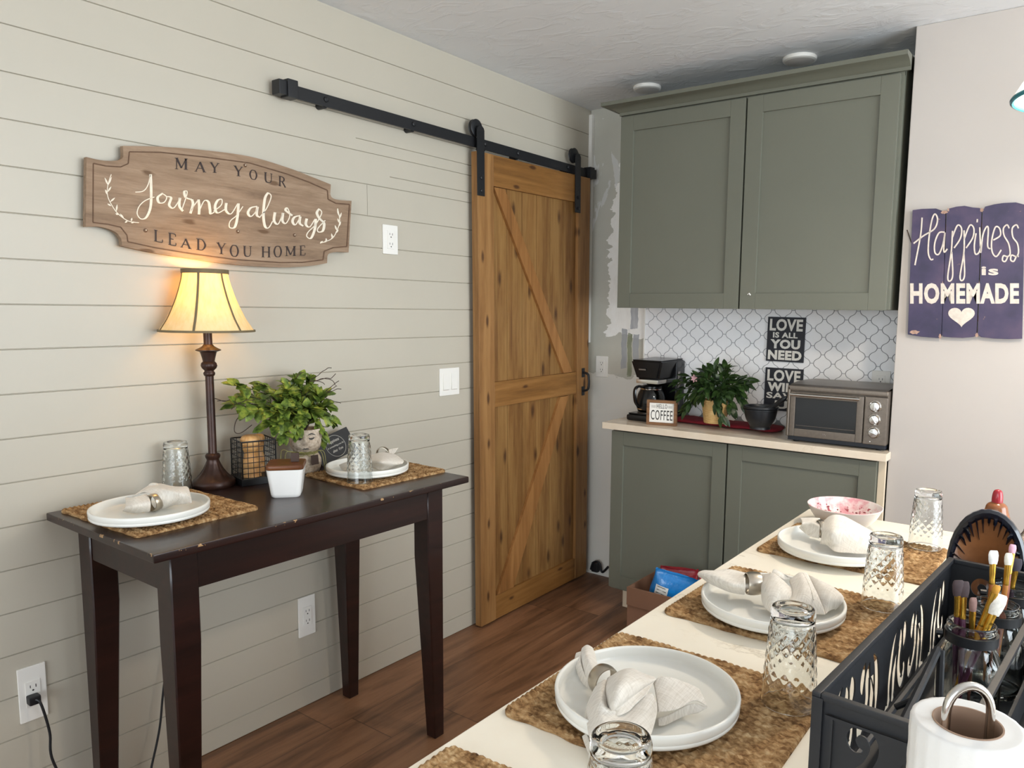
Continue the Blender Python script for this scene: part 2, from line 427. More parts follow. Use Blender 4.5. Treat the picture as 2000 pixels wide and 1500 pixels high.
# ------------------------------------------------------------------ cabinets
def shaker(mb, x0, x1, z0, z1, y, th=.02, fr=.056, rec=.009):
    """door front facing -Y, front plane at y"""
    mb.box(x0, x0+fr, y, y+th, z0, z1, .0015); mb.box(x1-fr, x1, y, y+th, z0, z1, .0015)
    mb.box(x0+fr, x1-fr, y, y+th, z0, z0+fr, .0015); mb.box(x0+fr, x1-fr, y, y+th, z1-fr, z1, .0015)
    mb.box(x0+fr-.002, x1-fr+.002, y+rec, y+th-.002, z0+fr-.002, z1-fr+.002)
def upper_cabinet():
    t = thing('wall_cabinet', (.94, -.17, 1.374), 'sage green two-door wall cabinet with crown moulding above the backsplash', 'cabinet')
    x0, x1, yf, zb, zt = .378, 1.5005, -.345, 1.3744, 2.182
    b = MB(); b.box(x0, x1, yf+.021, -.002, zb+.002, zt+.03, .001); b.box(x0-.001, x1, yf+.0195, yf+.03, zt-.005, zt+.03)
    b.build('body', m_sage, t)
    for (a, c) in ((x0+.003, .9385), (.9455, x1-.010)):
        d = MB(); shaker(d, a, c, zb, zt-.003, yf, .02, .062); o = d.build('door', m_sage, t)
        if a > .9:
            k = MB(); k.tube([(a+.033, yf-.0005, 1.431), (a+.039, yf-.0035, 1.435), (a+.044, yf-.001, 1.428)], .0027, 8); k.build('scratch_mark', m_white, o)
    # crown: profile swept round front and left side
    prof = [(0, 0), (.007, 0), (.007, .012), (.013, .014), (.022, .021), (.044, .03), (.057, .033), (.066, .035), (.066, .05), (0, .05)]
    c = MB(); rows = []; zc = zt+.004
    for (o_, z) in prof:
        rows.append([(x0-o_, -.002, zc+z), (x0-o_, yf+.01-o_, zc+z), (SX-.003, yf+.01-o_, zc+z)])
    c.grid([list(q) for q in zip(*rows)]); c.add([rows[i][2] for i in range(len(prof))], [tuple(reversed(range(len(prof))))])
    c.add([rows[-2][0], rows[-2][1], rows[-2][2], (SX-.003, -.002, rows[-2][0][2])], [(0, 1, 2, 3)])
    c.build('crown_moulding', m_sage, t, angle=25)
upper_cabinet()
ZC = .869
def base_cabinet():
    t = thing('base_cabinet', (.94, -.18, 0), 'sage green two-door base cabinet under the pale worktop', 'cabinet')
    x0, x1, yf = .374, 1.499, -.36
    b = MB(); b.box(x0, x1, yf+.021, -.001, .1, ZC-.03, .001); b.build('body', m_sage, t)
    k = MB(); k.box(x0+.035, SX-.03, -.285, -.004, 0, .1); k.build('toe_kick', m_rawply, t)
    MB().box(x1+.0005, SX-.002, yf+.02, yf+.04, .02, ZC-.03).build('filler_strip', m_rawply, t)
    for (a, c) in ((x0+.003, .921), (.928, x1-.003)):
        d = MB(); shaker(d, a, c, .112, ZC-.037, yf, .02, .06); d.build('door', m_sage, t)
base_cabinet()
wt = MB(); wt.box(.341, 1.5335, -.3852, SY-.002, ZC-.029, ZC, .003); wt.box(.341, SX-.002, SY-.002, -.0075, ZC-.029, ZC)
tag(wt.build('worktop', m_quartz2, origin=(.94, -.19, ZC-.029)), 'pale cream worktop over the green base cabinet', 'worktop')

# ------------------------------------------------------------------ barn door and its rail
m_doorwood = wood('stained_pine_boards', [(.25, '#51351a'), (.42, '#765028'), (.56, '#8c6739'), (.75, '#9d7949')], 'Z', 1.0, .5, knots=.9, plank=('Y', .0985, 5.002), var=.22, dark='#35190a')
m_doorstile = wood('stained_pine_stile', [(.25, '#604020'), (.45, '#8a6136'), (.6, '#9d7445'), (.8, '#ad8453')], 'Z', .8, .5, knots=.5, dark='#35190a')
m_doorrail = wood('stained_pine_rail', [(.25, '#553617'), (.45, '#7f5628'), (.6, '#936736'), (.8, '#a67845')], 'Y', .8, .5, knots=.35, dark='#35190a')
m_doorbrace = wood('stained_pine_brace', [(.25, '#583a1c'), (.45, '#86592d'), (.6, '#9b6c3c'), (.8, '#ad7f4b')], 'Z', .9, .5, dark='#35190a')
def barn_door():
    t = thing('barn_door', (.04, -.46, .012), 'brown stained plank barn door with Z brace hanging on the black rail', 'door')
    yl, yr, z0, z1, xb, xf = -.8688, -.058, .012, 1.988, .026, .0567
    p = MB()
    n = 6; w0 = (yr-.1-(yl+.095))/n
    for i in range(n): p.box(xb, xb+.016, yl+.095+i*w0+.0008, yl+.095+(i+1)*w0-.0008, z0+.1, z1-.1, .002)
    p.build('plank_panel', m_doorwood, t)
    for (a, c) in ((yl, yl+.098), (yr-.102, yr)): MB().box(xb-.004, xf, a, c, z0, z1, .004).build('stile', m_doorstile, t)
    for (a, c) in ((z1-.125, z1), (.952, 1.06), (z0, z0+.108)): MB().box(xb-.004, xf-.002, yl+.0985, yr-.1025, a, c, .004).build('rail', m_doorrail, t)
    def brace(A):
        b = MB(); b.prism(A, 0, .013, frame((xb+.0165, 0, 0), (0, 1, 0), (0, 0, 1), (1, 0, 0))); b.build('brace', m_doorbrace, t)
    brace([(-.768, 1.86), (-.70, 1.86), (-.198, 1.062), (-.268, 1.062)])
    brace([(-.296, .95), (-.226, .95), (-.648, .122), (-.762, .122)])
    for y in (-.854, -.17):
        hg = MB(); hg.box(xf+.001, xf+.006, y-.021, y+.021, 1.815, 2.064, .001)
        hg.prism([(.021*math.cos(a), .021*math.sin(a)) for a in [PI*k/12 for k in range(13)]], xf+.001, xf+.006, frame((0, y, 2.064), (0, 1, 0), (0, 0, 1), (1, 0, 0)))
        h = hg.build('hanger_strap', m_black, t)
        wl = MB(); wl.lathe([(.03, 0), (.034, .002), (.031, .005), (.031, .013), (.034, .016), (.03, .018), (.008, .0181), (.008, .0292)], 24, frame((.0285, y-.004, 2.0775), (0, 1, 0), (0, 0, 1), (1, 0, 0)))
        wl.build('wheel', m_black, h)
        for z in (1.835, 1.885): 
            q = MB(); q.lathe([(.007, 0), (.007, .003), (.004, .005)], 10, frame((xf+.006, y, z), (0, 1, 0), (0, 0, 1), (1, 0, 0))); q.build('bolt', m_black, h)
    hd = MB(); y = -.108
    hd.box(xf+.001, xf+.004, y-.012, y+.012, .94, .985, .002); hd.box(xf+.001, xf+.004, y-.012, y+.012, 1.03, 1.075, .002)
    hd.tube(cr([(xf+.003, y, .962), (xf+.03, y, .972), (xf+.036, y, 1.0), (xf+.036, y, 1.02), (xf+.03, y, 1.046), (xf+.003, y, 1.054)], 5), .006, 8)
    hd.build('handle', m_black, t)
    nh = MB()
    for z in (1.90, 1.925): nh.lathe([(.003, 0), (.003, .0012)], 10, frame((xf+.0003, yl+.012, z), (0, 1, 0), (0, 0, 1), (1, 0, 0)))
    nh.build('nail_hole', m_white, t)
    t.rotation_euler = (math.radians(.75), 0, 0)
barn_door()
def rail():
    t = thing('door_rail', (.04, -.9, 2.0), 'black flat sliding-door rail along the top of the shiplap wall', 'rail')
    MB().box(.034, .041, -1.735, -.072, 1.998, 2.037, .001).build('track', m_black, t)
    for y in (-1.60, -1.22, -.83, -.62, -.25):
        s = MB(); s.lathe([(.011, 0), (.011, .033)], 14, frame((.0005, y, 2.004), (0, 1, 0), (0, 0, 1), (1, 0, 0))); s.lathe([(.009, 0), (.009, .004), (.005, .007)], 8, frame((.041, y, 2.02), (0, 1, 0), (0, 0, 1), (1, 0, 0)))
        s.build('spacer_bolt', m_black, t)
    for y, d in ((-1.735, 1), (-.073, -1)):
        e = MB(); e.box(.02, .062, y-.018, y+.018, 1.992, 2.046, .003); e.box(.016, .055, y-d*.03-.014, y-d*.03+.014, 1.997, 2.04, .003); e.build('end_stop', m_black, t)
rail()

# ------------------------------------------------------------------ console table
m_espresso = None
def mk_espresso(worn=False):
    N = Nodes('espresso_worn_top' if worn else 'espresso_wood'); c = N.coord()
    g = N.noise(N.coord((30, 2.5, 30)), 1, 5, .6, .5)
    col = N.ramp(g, [(.3, '#170a08'), (.6, '#26110d'), (.8, '#331811')])
    if worn:                                    # finish chipped off along the front and left edges
        sp = N.n('ShaderNodeSeparateXYZ'); N.l(c, sp.inputs[0])
        e = N.math('MAXIMUM', N.math('GREATER_THAN', sp.outputs[0], .2715), N.math('LESS_THAN', sp.outputs[1], -.4825))
        top = N.math('GREATER_THAN', sp.outputs[2], .8365)
        k = N.math('GREATER_THAN', N.noise(N.coord((45, 26, 20)), 1, 4, .7), .615)
        col = N.mix(N.math('MULTIPLY', N.math('MULTIPLY', e, top), k), col, '#a8845a')
    N.color(col).set(rough=.33, spec=.45, coat=.15); N.bump(g, .05, .001); return N.mat
m_espresso = mk_espresso()
TZ_, TF, TY0, TY1 = .8433, .555, -2.4556, -1.49
def console_table():
    t = thing('console_table', (.28, -1.97, 0), 'dark espresso wooden console table with tapered legs against the shiplap wall', 'table')
    top = MB(); top.box(.022, TF, TY0, TY1, TZ_-.02, TZ_, .004); top.build('tabletop', mk_espresso(True), t)
    zt = TZ_-.0205; L = .064
    ap = [(.05, .07, TY0+.1, TY1-.1), (TF-.058-.02, TF-.058, TY0+.1, TY1-.1), (.11, TF-.115, TY0+.064, TY0+.084), (.11, TF-.115, TY1-.084, TY1-.064)]
    for x0, x1, y0, y1 in ap: MB().box(x0, x1, y0, y1, zt-.1, zt, .002).build('apron', m_espresso, t)
    for sx in (0, 1):
        for sy in (0, 1):
            ox = TF-.054 if sx else .044; oy = TY1-.06 if sy else TY0+.06      # outer corner
            dx = -1 if sx else 1; dy = -1 if sy else 1
            vs = []; 
            for z, wd in ((0, .040), (.60, L), (.73, L), (zt, L)):
                vs += [(ox, oy, z), (ox+dx*wd, oy, z), (ox+dx*wd, oy+dy*wd, z), (ox, oy+dy*wd, z)]
            fs = [(0, 1, 2, 3)]+[(4*i+k, 4*i+(k+1) % 4, 4*i+4+(k+1) % 4, 4*i+4+k) for i in range(3) for k in range(4)]+[(12, 13, 14, 15)]
            bm = bmesh.new(); vv = [bm.verts.new(v) for v in vs]
            for f in fs: bm.faces.new([vv[i] for i in f])
            bmesh.ops.recalc_face_normals(bm, faces=bm.faces)
            bmesh.ops.bevel(bm, geom=[e for e in bm.edges if len(e.link_faces) == 2 and e.calc_face_angle(0) > .5], offset=.003, segments=1, affect='EDGES')
            MB().addbm(bm).build('leg', m_espresso, t)
console_table()

# ------------------------------------------------------------------ island
m_islandbody = simple('island_panel_paint', '#d8cdbd', .5, var=.03)
def island():
    t = thing('island', (2.0, -2.0, 0), 'long island with a cream quartz top set for a meal', 'island')
    MB().box(1.471, 2.62, -3.12, -1.045, .775, .8, .004).build('countertop', m_quartz, t)
    b = MB(); b.box(1.78, 2.58, -3.08, -1.08, .1, .775, .002); b.build('base_cabinet', m_islandbody, t)
    b = MB(); b.box(1.83, 2.53, -3.03, -1.13, 0, .1); b.build('toe_kick', m_slot, t)
island()

# ------------------------------------------------------------------ wall plates
def decora_outlet(name_loc, nrm, label, W=.07, Hh=.104):
    """plate with two receptacles; local +X right, +Z up, +Y out of the wall"""
    t = thing('wall_outlet', name_loc, label, 'outlet', rz=nrm)
    MB().box(-W/2, W/2, 0, .006, -Hh/2, Hh/2, .003).build('cover_plate', m_white, None).parent = t
    a = MB().box(-.0165, .0165, .006, .0085, -.033, .033, .0012).build('receptacle', m_white, None); a.parent = t
    s = MB()
    for z in (.017, -.017):
        s.box(-.0075, -.0055, .0083, .0088, z-.002, z+.006); s.box(.005, .0068, .0083, .0088, z-.001, z+.006)
        s.lathe([(.0024, 0), (.0024, .0005)], 10, frame((0, .0083, z-.008), (1, 0, 0), (0, 0, -1), (0, 1, 0)))
    s = s.build('slots', m_slot, None); s.parent = a
    return t
E_ = -PI/2       # faces +X
decora_outlet((0, -1.305, 1.605), E_, 'white outlet high on the shiplap wall right of the wooden sign', Hh=.104)
decora_outlet((0, -1.698, .32), E_, 'white outlet low on the shiplap wall under the console table', .066, .138)
decora_outlet((0, -2.505, .386), E_, 'white outlet with the black lamp plug in it at lower left', .062, .142)
decora_outlet((.092, 0, 1.083), PI, 'white outlet on the patched wall between barn door and coffee maker')
decora_outlet((1.416, -.0091, 1.085), PI, 'white outlet on the tile backsplash behind the toaster oven')
def light_switch():
    t = thing('light_switch', (0, -1.0035, 1.07), 'white double rocker switch plate on the shiplap wall left of the barn door', 'switch', rz=E_)
    MB().box(-.056, .056, 0, .006, -.055, .055, .003).build('cover_plate', m_white, None).parent = t
    for x in (-.023, .023):
        r = MB(); r.add([(x-.0165, .006, -.034), (x+.0165, .006, -.034), (x+.0165, .012, -.03), (x-.0165, .012, -.03), (x-.0165, .008, .034), (x+.0165, .008, .034), (x-.0165, .006, .034), (x+.0165, .006, .034)],
                        [(0, 1, 2, 3), (3, 2, 5, 4), (4, 5, 7, 6), (0, 3, 4, 6), (1, 7, 5, 2)])
        r.build('rocker', m_white, None).parent = t
light_switch()

# ------------------------------------------------------------------ wooden sign over the lamp
m_signwood = wood('limed_sign_wood', [(.25, '#66503f'), (.45, '#88705a'), (.62, '#9c846d'), (.85, '#b39d87')], 'Y', 1.6, .75, plank=('Z', .155, .0), var=.12, knots=.25, dark='#5a4029', stretch=9)
m_signedge = simple('sign_border_line', '#5d4431', .8, var=.2, scale=60)
m_letterdark = simple('dark_painted_letters', '#2a1914', .6, var=.15, scale=80)
m_lettercream = simple('cream_painted_letters', '#e3d9c6', .7, var=.08, scale=90)
def journey_sign():
    t = thing('wooden_sign', tuple(on(425, 403, 'X', .012)), 'brown wooden plaque with cream script Journey always hanging above the lamp', 'sign')
    XF = .028
    def W(x, y, X=XF): return on(140+x/3.448, 250+y/3.448, 'X', X)
    top = cr([(345, 120), (600, 126), (900, 150), (1200, 192), (1450, 265), (1600, 322), (1745, 380)], 5)
    bot = cr([(1720, 910), (1600, 930), (1400, 938), (1100, 920), (800, 880), (550, 840), (340, 795)], 5)
    out = cr([(100, 195), (190, 216), (270, 222), (330, 212), (348, 192)], 4)+top+cr([(1742, 445), (1755, 470), (1800, 485), (1885, 490)], 4)+[(1865, 838)]+cr([(1865, 838), (1790, 835), (1735, 845), (1722, 865)], 4)[1:]+bot+cr([(335, 750), (305, 708), (250, 680), (180, 664), (95, 665)], 4)
    pl = [W(*p) for p in out]
    b = MB(); b.prism([(p.y, p.z) for p in pl], .012, XF, frame((0, 0, 0), (0, 1, 0), (0, 0, 1), (1, 0, 0))); b.build('board', m_signwood, t, angle=30)
    bl = MB()
    ins = [(145, 238), (230, 256), (330, 262), (380, 240), (388, 160), (600, 164), (900, 196), (1200, 236), (1450, 310), (1600, 366), (1722, 420), (1726, 480), (1780, 508), (1870, 514), (1852, 798), (1760, 806), (1700, 830), (1692, 888), (1550, 905), (1400, 906), (1100, 886), (800, 846), (560, 806), (378, 766), (372, 722), (330, 668), (240, 648), (143, 636), (145, 238)]
    for a, c in zip(ins, ins[1:]): stroke_polys([[(a[0], a[1], 4), (c[0], c[1], 4)]], W, .0006, (1, 0, 0), bl, n=1)
    bl.build('border_line', m_signedge, t, smooth=False)
    # serif capitals, each drawn in a unit box as (x, y, half width)
    tk, tn = .085, .032
    def ser(x, y, w=.13): return [(x-w, y, .022), (x+w, y, .022)]
    G = {'M': [[(.1, 0, tn), (.1, 1, tn)], [(.1, 1, tk), (.5, .12, tk*.7)], [(.5, .12, tn), (.9, 1, tn)], [(.88, 1, tk), (.88, 0, tk)], ser(.1, .015), ser(.88, .015, .16), ser(.08, .985), ser(.9, .985)],
         'A': [[(.08, 0, tn), (.5, 1, tn)], [(.48, 1, tk), (.9, 0, tk)], [(.24, .36, tn), (.72, .36, tn)], ser(.08, .015), ser(.9, .015, .16)],
         'Y': [[(.1, 1, tk), (.5, .45, tk)], [(.9, 1, tn), (.5, .45, tn)], [(.5, .48, tk), (.5, 0, tk)], ser(.1, .985, .15), ser(.9, .985), ser(.5, .015, .2)],
         'U': [[(.15, 1, tk), (.15, .35, tk), (.25, .06, tk*.8), (.5, .01, tn*1.2), (.75, .08, tn), (.85, .35, tn), (.85, 1, tn)], ser(.15, .985, .17), ser(.85, .985)],
         'R': [[(.18, 0, tk), (.18, 1, tk)], [(.18, .98, tn), (.6, .96, tn*1.3), (.78, .76, tk), (.6, .53, tn*1.3), (.18, .5, tn)], [(.5, .5, tk*.8), (.95, .02, tk*.8)], ser(.18, .015, .18), ser(.14, .985, .14), ser(.93, .015, .1)],
         'L': [[(.2, 0, tk), (.2, 1, tk)], [(.2, .02, tn), (.85, .02, tn), (.92, .28, tn*.8)], ser(.2, .985, .18), ser(.14, .015, .12)],
         'E': [[(.2, 0, tk), (.2, 1, tk)], [(.2, .02, tn), (.82, .02, tn), (.9, .25, tn*.8)], [(.2, .98, tn), (.78, .98, tn), (.84, .78, tn*.8)], [(.2, .52, tn), (.6, .52, tn)], ser(.14, .985, .12), ser(.14, .015, .12)],
         'D': [[(.2, 0, tk), (.2, 1, tk)], [(.2, .98, tn), (.6, .95, tn), (.88, .5, tk), (.6, .05, tn), (.2, .02, tn)], ser(.14, .985, .12), ser(.14, .015, .12)],
         'H': [[(.15, 0, tk), (.15, 1, tk)], [(.85, 0, tk), (.85, 1, tk)], [(.15, .5, tn), (.85, .5, tn)], ser(.15, .015, .17), ser(.85, .015, .17), ser(.15, .985, .17), ser(.85, .985, .17)],
         'O': [[(.5, 1, tn), (.25, .92, tn*1.6), (.1, .5, tk), (.25, .08, tn*1.6), (.5, 0, tn), (.75, .08, tn*1.6), (.9, .5, tk), (.75, .92, tn*1.6), (.5, 1, tn)]]}
    def caps(name, items):
        for ch, x0, x1, y0, y1, sl in items:
            m = MB()
            w_, h_ = x1-x0, y1-y0-abs(sl)*(x1-x0)*.5; cx, cy = (x0+x1)/2, (y0+y1)/2
            def f(a, c): return W(cx+(a-.5)*w_, cy-(c-.5)*h_+sl*(a-.5)*w_)
            stroke_polys(G[ch], f, .0012, (1, 0, 0), m, 5); m.build(name, m_letterdark, t, smooth=False)
    caps('painted_letter', [('M', 698, 778, 203, 280, .07), ('A', 830, 900, 228, 297, .1), ('Y', 932, 992, 233, 303, .13), ('Y', 1093, 1152, 256, 327, .17), ('O', 1195, 1250, 282, 349, .2), ('U', 1296, 1352, 300, 371, .22), ('R', 1393, 1440, 325, 398, .25)])
    caps('painted_letter', [('L', 553, 617, 688, 771, .2), ('E', 650, 708, 708, 794, .2), ('A', 735, 802, 744, 812, .19), ('D', 838, 907, 747, 827, .16), ('Y', 978, 1037, 774, 851, .12), ('O', 1063, 1126, 789, 866, .09), ('U', 1155, 1212, 795, 866, .06), ('H', 1279, 1337, 799, 871, .03), ('O', 1358, 1416, 796, 868, 0), ('M', 1440, 1507, 796, 862, -.02), ('E', 1534, 1576, 792, 858, -.03)])
    def auto(paths, a=3.2, c=8.5, mx=None):
        o = []
        for p in paths:
            q = cr(p, 7); r = []
            for i, v in enumerate(q):
                u0 = q[max(i-1, 0)]; u1 = q[min(i+1, len(q)-1)]
                dx, dy = u1[0]-u0[0], u1[1]-u0[1]; l = math.hypot(dx, dy) or 1
                r.append((v[0], v[1], a+(c-a)*max(0, dy/l)**1.3))
            o.append(r)
        return o
    S = [[(428, 432), (480, 425), (512, 385), (530, 312)], [(530, 312), (534, 420), (530, 530), (502, 600), (465, 612), (440, 578), (452, 530), (492, 490), (555, 465)],
         [(612, 440), (578, 468), (588, 503), (622, 500), (638, 465), (608, 440)], [(638, 462), (668, 470), (655, 518), (682, 540), (712, 505), (728, 470)], [(728, 470), (724, 525), (748, 560)],
         [(740, 552), (768, 470), (776, 428), (757, 430), (768, 468), (808, 482)], [(808, 482), (815, 515), (798, 575)], [(800, 560), (825, 520), (852, 482)], [(852, 482), (858, 530), (856, 582)],
         [(858, 560), (890, 492), (920, 498), (930, 550), (935, 578), (960, 565)], [(955, 560), (1005, 520), (1010, 482), (982, 488), (964, 530), (980, 572), (1030, 548)],
         [(1040, 505), (1038, 555), (1072, 578), (1115, 512)], [(1122, 508), (1115, 600), (1096, 668), (1062, 668), (1066, 628), (1110, 588), (1152, 528)],
         [(1248, 528), (1205, 538), (1186, 572), (1206, 596), (1240, 562), (1250, 530)], [(1250, 530), (1245, 585), (1268, 602)], [(1265, 602), (1312, 540), (1342, 462), (1322, 436)], [(1322, 436), (1300, 475), (1290, 580), (1300, 660), (1325, 672), (1352, 628)],
         [(1368, 568), (1362, 625), (1390, 646), (1422, 572)], [(1422, 572), (1418, 625), (1442, 642), (1468, 590), (1452, 540), (1440, 555), (1485, 590)], [(1538, 590), (1500, 600), (1486, 630), (1506, 652), (1538, 600)], [(1538, 596), (1534, 640), (1558, 660)],
         [(1582, 610), (1576, 650), (1602, 666), (1636, 615)], [(1642, 612), (1636, 680), (1610, 742), (1582, 730), (1592, 700), (1640, 655)], [(1640, 655), (1682, 575), (1666, 545)], [(1666, 545), (1650, 572), (1668, 610), (1698, 642), (1690, 692), (1660, 700), (1657, 676), (1706, 622)]]
    m = MB(); stroke_polys(auto(S), W, .0014, (1, 0, 0), m, 1); m.build('script_lettering', m_lettercream, t, smooth=False)
    def sprig(stem, leaves):
        m = MB(); stroke_polys([[(x, y, 2.4) for x, y in stem]], W, .001, (1, 0, 0), m, 6)
        for x0, y0, x1, y1 in leaves:
            stroke_polys([[(x0, y0, .8), ((x0+x1)/2, (y0+y1)/2, 5.5), (x1, y1, .8)]], W, .0012, (1, 0, 0), m, 5)
        m.build('leaf_sprig', m_lettercream, t, smooth=False)
    sprig([(266, 312), (244, 380), (240, 450), (265, 512), (312, 578), (380, 626), (452, 638)], [(244, 385, 222, 335), (244, 385, 268, 330), (242, 430, 265, 395), (240, 450, 225, 415), (258, 498, 290, 470), (265, 525, 240, 510), (300, 560, 305, 515), (312, 585, 295, 575), (350, 608, 325, 578), (375, 625, 358, 638), (400, 628, 405, 605), (420, 632, 400, 640)])
    sprig([(1790, 542), (1804, 620), (1790, 680), (1752, 745), (1672, 776)], [(1798, 590, 1788, 545), (1802, 610, 1816, 570), (1802, 640, 1790, 610), (1796, 665, 1812, 630), (1785, 690, 1772, 655), (1775, 710, 1795, 685), (1756, 742, 1748, 710), (1745, 750, 1764, 728), (1715, 766, 1712, 742), (1700, 770, 1720, 756), (1672, 776, 1690, 762)])
    for x, y in ((1168, 252), (497, 690), (1118, 697), (1500, 722)):
        c = W(x, y); k = MB(); k.lathe([(.0055, 0), (.005, .0012), (.0025, .0014)], 14, frame(c, (0, 1, 0), (0, 0, 1), (1, 0, 0))); k = k.build('wood_knot', m_signedge, t)
        q = MB(); q.ball(c+Vector((.0015, .001, .001)), .001, .002, .0015, 8, 6); q.build('nail_dot', m_lettercream, k)
journey_sign()

# ------------------------------------------------------------------ table lamp
m_bronze = simple('bronze_resin', '#38221a', .38, metal=.35, var=.35, scale=30, bump=.15, bscale=60)
def mk_shade():
    N = Nodes('lampshade_fabric'); c = N.coord()
    col = N.ramp(N.noise(N.coord((90, 90, 6)), 1, 3), [(.3, '#f1dba4'), (.7, '#fbe9bd')])
    tr = N.n('ShaderNodeBsdfTranslucent'); N.l(N.mix(.7, col, '#ffc832'), tr.inputs[0])
    df = N.n('ShaderNodeBsdfDiffuse'); N.l(col, df.inputs[0])
    mx = N.n('ShaderNodeMixShader'); mx.inputs[0].default_value = .27; N.l(df.outputs[0], mx.inputs[1]); N.l(tr.outputs[0], mx.inputs[2])
    N.l(mx.outputs[0], N.out.inputs[0]); return N.mat
m_trim = simple('lampshade_trim', '#6d5f45', .8, var=.1, scale=50)
def mk_emit(name, col, st):
    N = Nodes(name); N.b.inputs['Emission Color'].default_value = srgb(col); N.b.inputs['Emission Strength'].default_value = st; N.color(col); return N.mat
def table_lamp():
    c = on(418, 949, 'Z', TZ_); cx, cy = c.x, c.y
    t = thing('table_lamp', (cx, cy, TZ_), 'lit table lamp with cream bell shade and dark bronze stem on the console table', 'lamp')
    M_ = T(cx, cy, TZ_)
    b = MB()
    def flute(r, z, a):
        k = 0 if z < .022 or z > .072 else math.sin((z-.022)/.05*PI)
        return r*(1+.045*k*math.cos(12*a))
    b.lathe([(.0, 0), (.056, 0), (.0585, .004), (.058, .016), (.054, .021), (.05, .024), (.043, .03), (.034, .04), (.026, .052), (.02, .066), (.0165, .076), (.017, .08), (.0145, .0805)], 72, M_, 0, flute, False, True)
    b.build('base', m_bronze, t)
    s = MB(); s.lathe([(.016, .078), (.0195, .084), (.0205, .09), (.017, .095), (.012, .097), (.0115, .1), (.0112, .318), (.014, .32), (.0155, .324), (.0155, .328), (.0125, .332), (.0125, .336)], 28, M_)
    s.lathe([(.0125, .334), (.019, .341), (.0215, .348), (.02, .355), (.0155, .36), (.0175, .37), (.0205, .382), (.0225, .388)], 40, M_, 0, lambda r, z, a: r*(1+(.05*math.cos(8*a) if .338 < z < .357 else 0)))
    s.lathe([(.0225, .387), (.0335, .391), (.0335, .393), (.024, .398), (.016, .403), (.0125, .408)], 32, M_)
    s.lathe([(.0125, .405), (.0115, .41), (.0115, .452), (.015, .455), (.015, .495)], 24, M_); s.build('stem', m_bronze, t)
    # shade: softly squared bell, open at both ends
    sh = MB(); n = 64
    def sq(r, a):
        k = max(abs(math.cos(a-.3)), abs(math.sin(a-.3))); return r*(1+.05*(1/k-1))
    prof = [(.445, .121), (.46, .112), (.48, .1), (.505, .0885), (.535, .0765), (.565, .067), (.59, .0605), (.612, .0575)]
    rows = [[(cx+sq(r, 2*PI*k/n)*math.cos(2*PI*k/n), cy+sq(r, 2*PI*k/n)*math.sin(2*PI*k/n), TZ_+z) for k in range(n)] for z, r in cr(prof, 3)]
    sh.grid(rows, closed_u=True); so = sh.build('lamp_shade', mk_shade(), t, angle=60)
    for z, r, h in ((.4465, .1215, .006), (.611, .058, .012)):
        tr = MB(); P = []
        for (dr, dz) in ((.0006, -h/2), (.0022, -h/2), (.0022, h/2), (.0006, h/2)):
            P.append([(cx+(sq(r, 2*PI*k/n)+dr)*math.cos(2*PI*k/n), cy+(sq(r, 2*PI*k/n)+dr)*math.sin(2*PI*k/n), TZ_+z+dz) for k in range(n)])
        tr.grid(P, closed_u=True, closed_v=True); tr.build('shade_trim', m_trim, so)
    for k in range(6):
        a = 2*PI*k/6+.25; st = MB()
        st.tube([(cx+(sq(r, a)+.0012)*math.cos(a), cy+(sq(r, a)+.0012)*math.sin(a), TZ_+z) for z, r in cr(prof, 3)], .0032, 6, flat=.35); st.build('shade_rib', m_trim, so)
    bu = MB(); bu.ball((cx, cy, TZ_+.558), .021, .021, .024, 20, 12); bu.lathe([(.013, .0), (.013, .04)], 16, T(cx, cy, TZ_+.496)); bu.build('bulb', mk_emit('lit_bulb', '#ffd27a', 6), t)
    hp = MB(); hp.tube([(cx, cy+.015, TZ_+.496), (cx, cy+.038, TZ_+.53), (cx, cy+.03, TZ_+.59), (cx, cy, TZ_+.612), (cx, cy-.03, TZ_+.59), (cx, cy-.038, TZ_+.53), (cx, cy-.015, TZ_+.496)], .0016, 6); hp.build('harp', m_bronze, t)
    l = bpy.data.lights.new('bulb_light', 'POINT'); l.energy = 1.5; l.color = (1, .62, .24); l.shadow_soft_size = .035
    lo = bpy.data.objects.new('bulb_light', l); COL.objects.link(lo); lo.location = (cx, cy, TZ_+.575)
    # cord: behind the table to the floor, then up to the outlet at lower left
    p1 = on(322, 1325, 'X', .03); p2 = on(312, 1420, 'X', .04); p3 = on(296, 1497, 'X', .05)
    cd_ = MB(); cd_.tube(cr([(cx-.06, cy-.012, TZ_+.006), (.012, cy-.02, TZ_+.006), (.010, cy-.05, TZ_-.05), (.012, (cy+p1.y)/2, .62), tuple(p1), tuple(p2), tuple(p3), (.06, p3.y-.01, .06), (.08, p3.y-.12, .006), (.09, -2.36, .006), (.07, -2.43, .04), tuple(on(105, 1490, 'X', .05)), tuple(on(97, 1430, 'X', .045)), tuple(on(80, 1375, 'X', .04)), tuple(on(68, 1366, 'X', .03))], 8), .0032, 8)
    tc = thing('power_cord', (.02, cy-.3, .4), 'black lamp cord hanging behind the console table and plugged in at lower left', 'cord')
    cd_.build('cord', m_black, tc)
    q = on(66, 1366, 'X', .022); pg = MB(); pg.box(.0095, .034, q.y-.013, q.y+.013, q.z-.011, q.z+.011, .004); pg.build('plug', m_black, tc)
table_lamp()

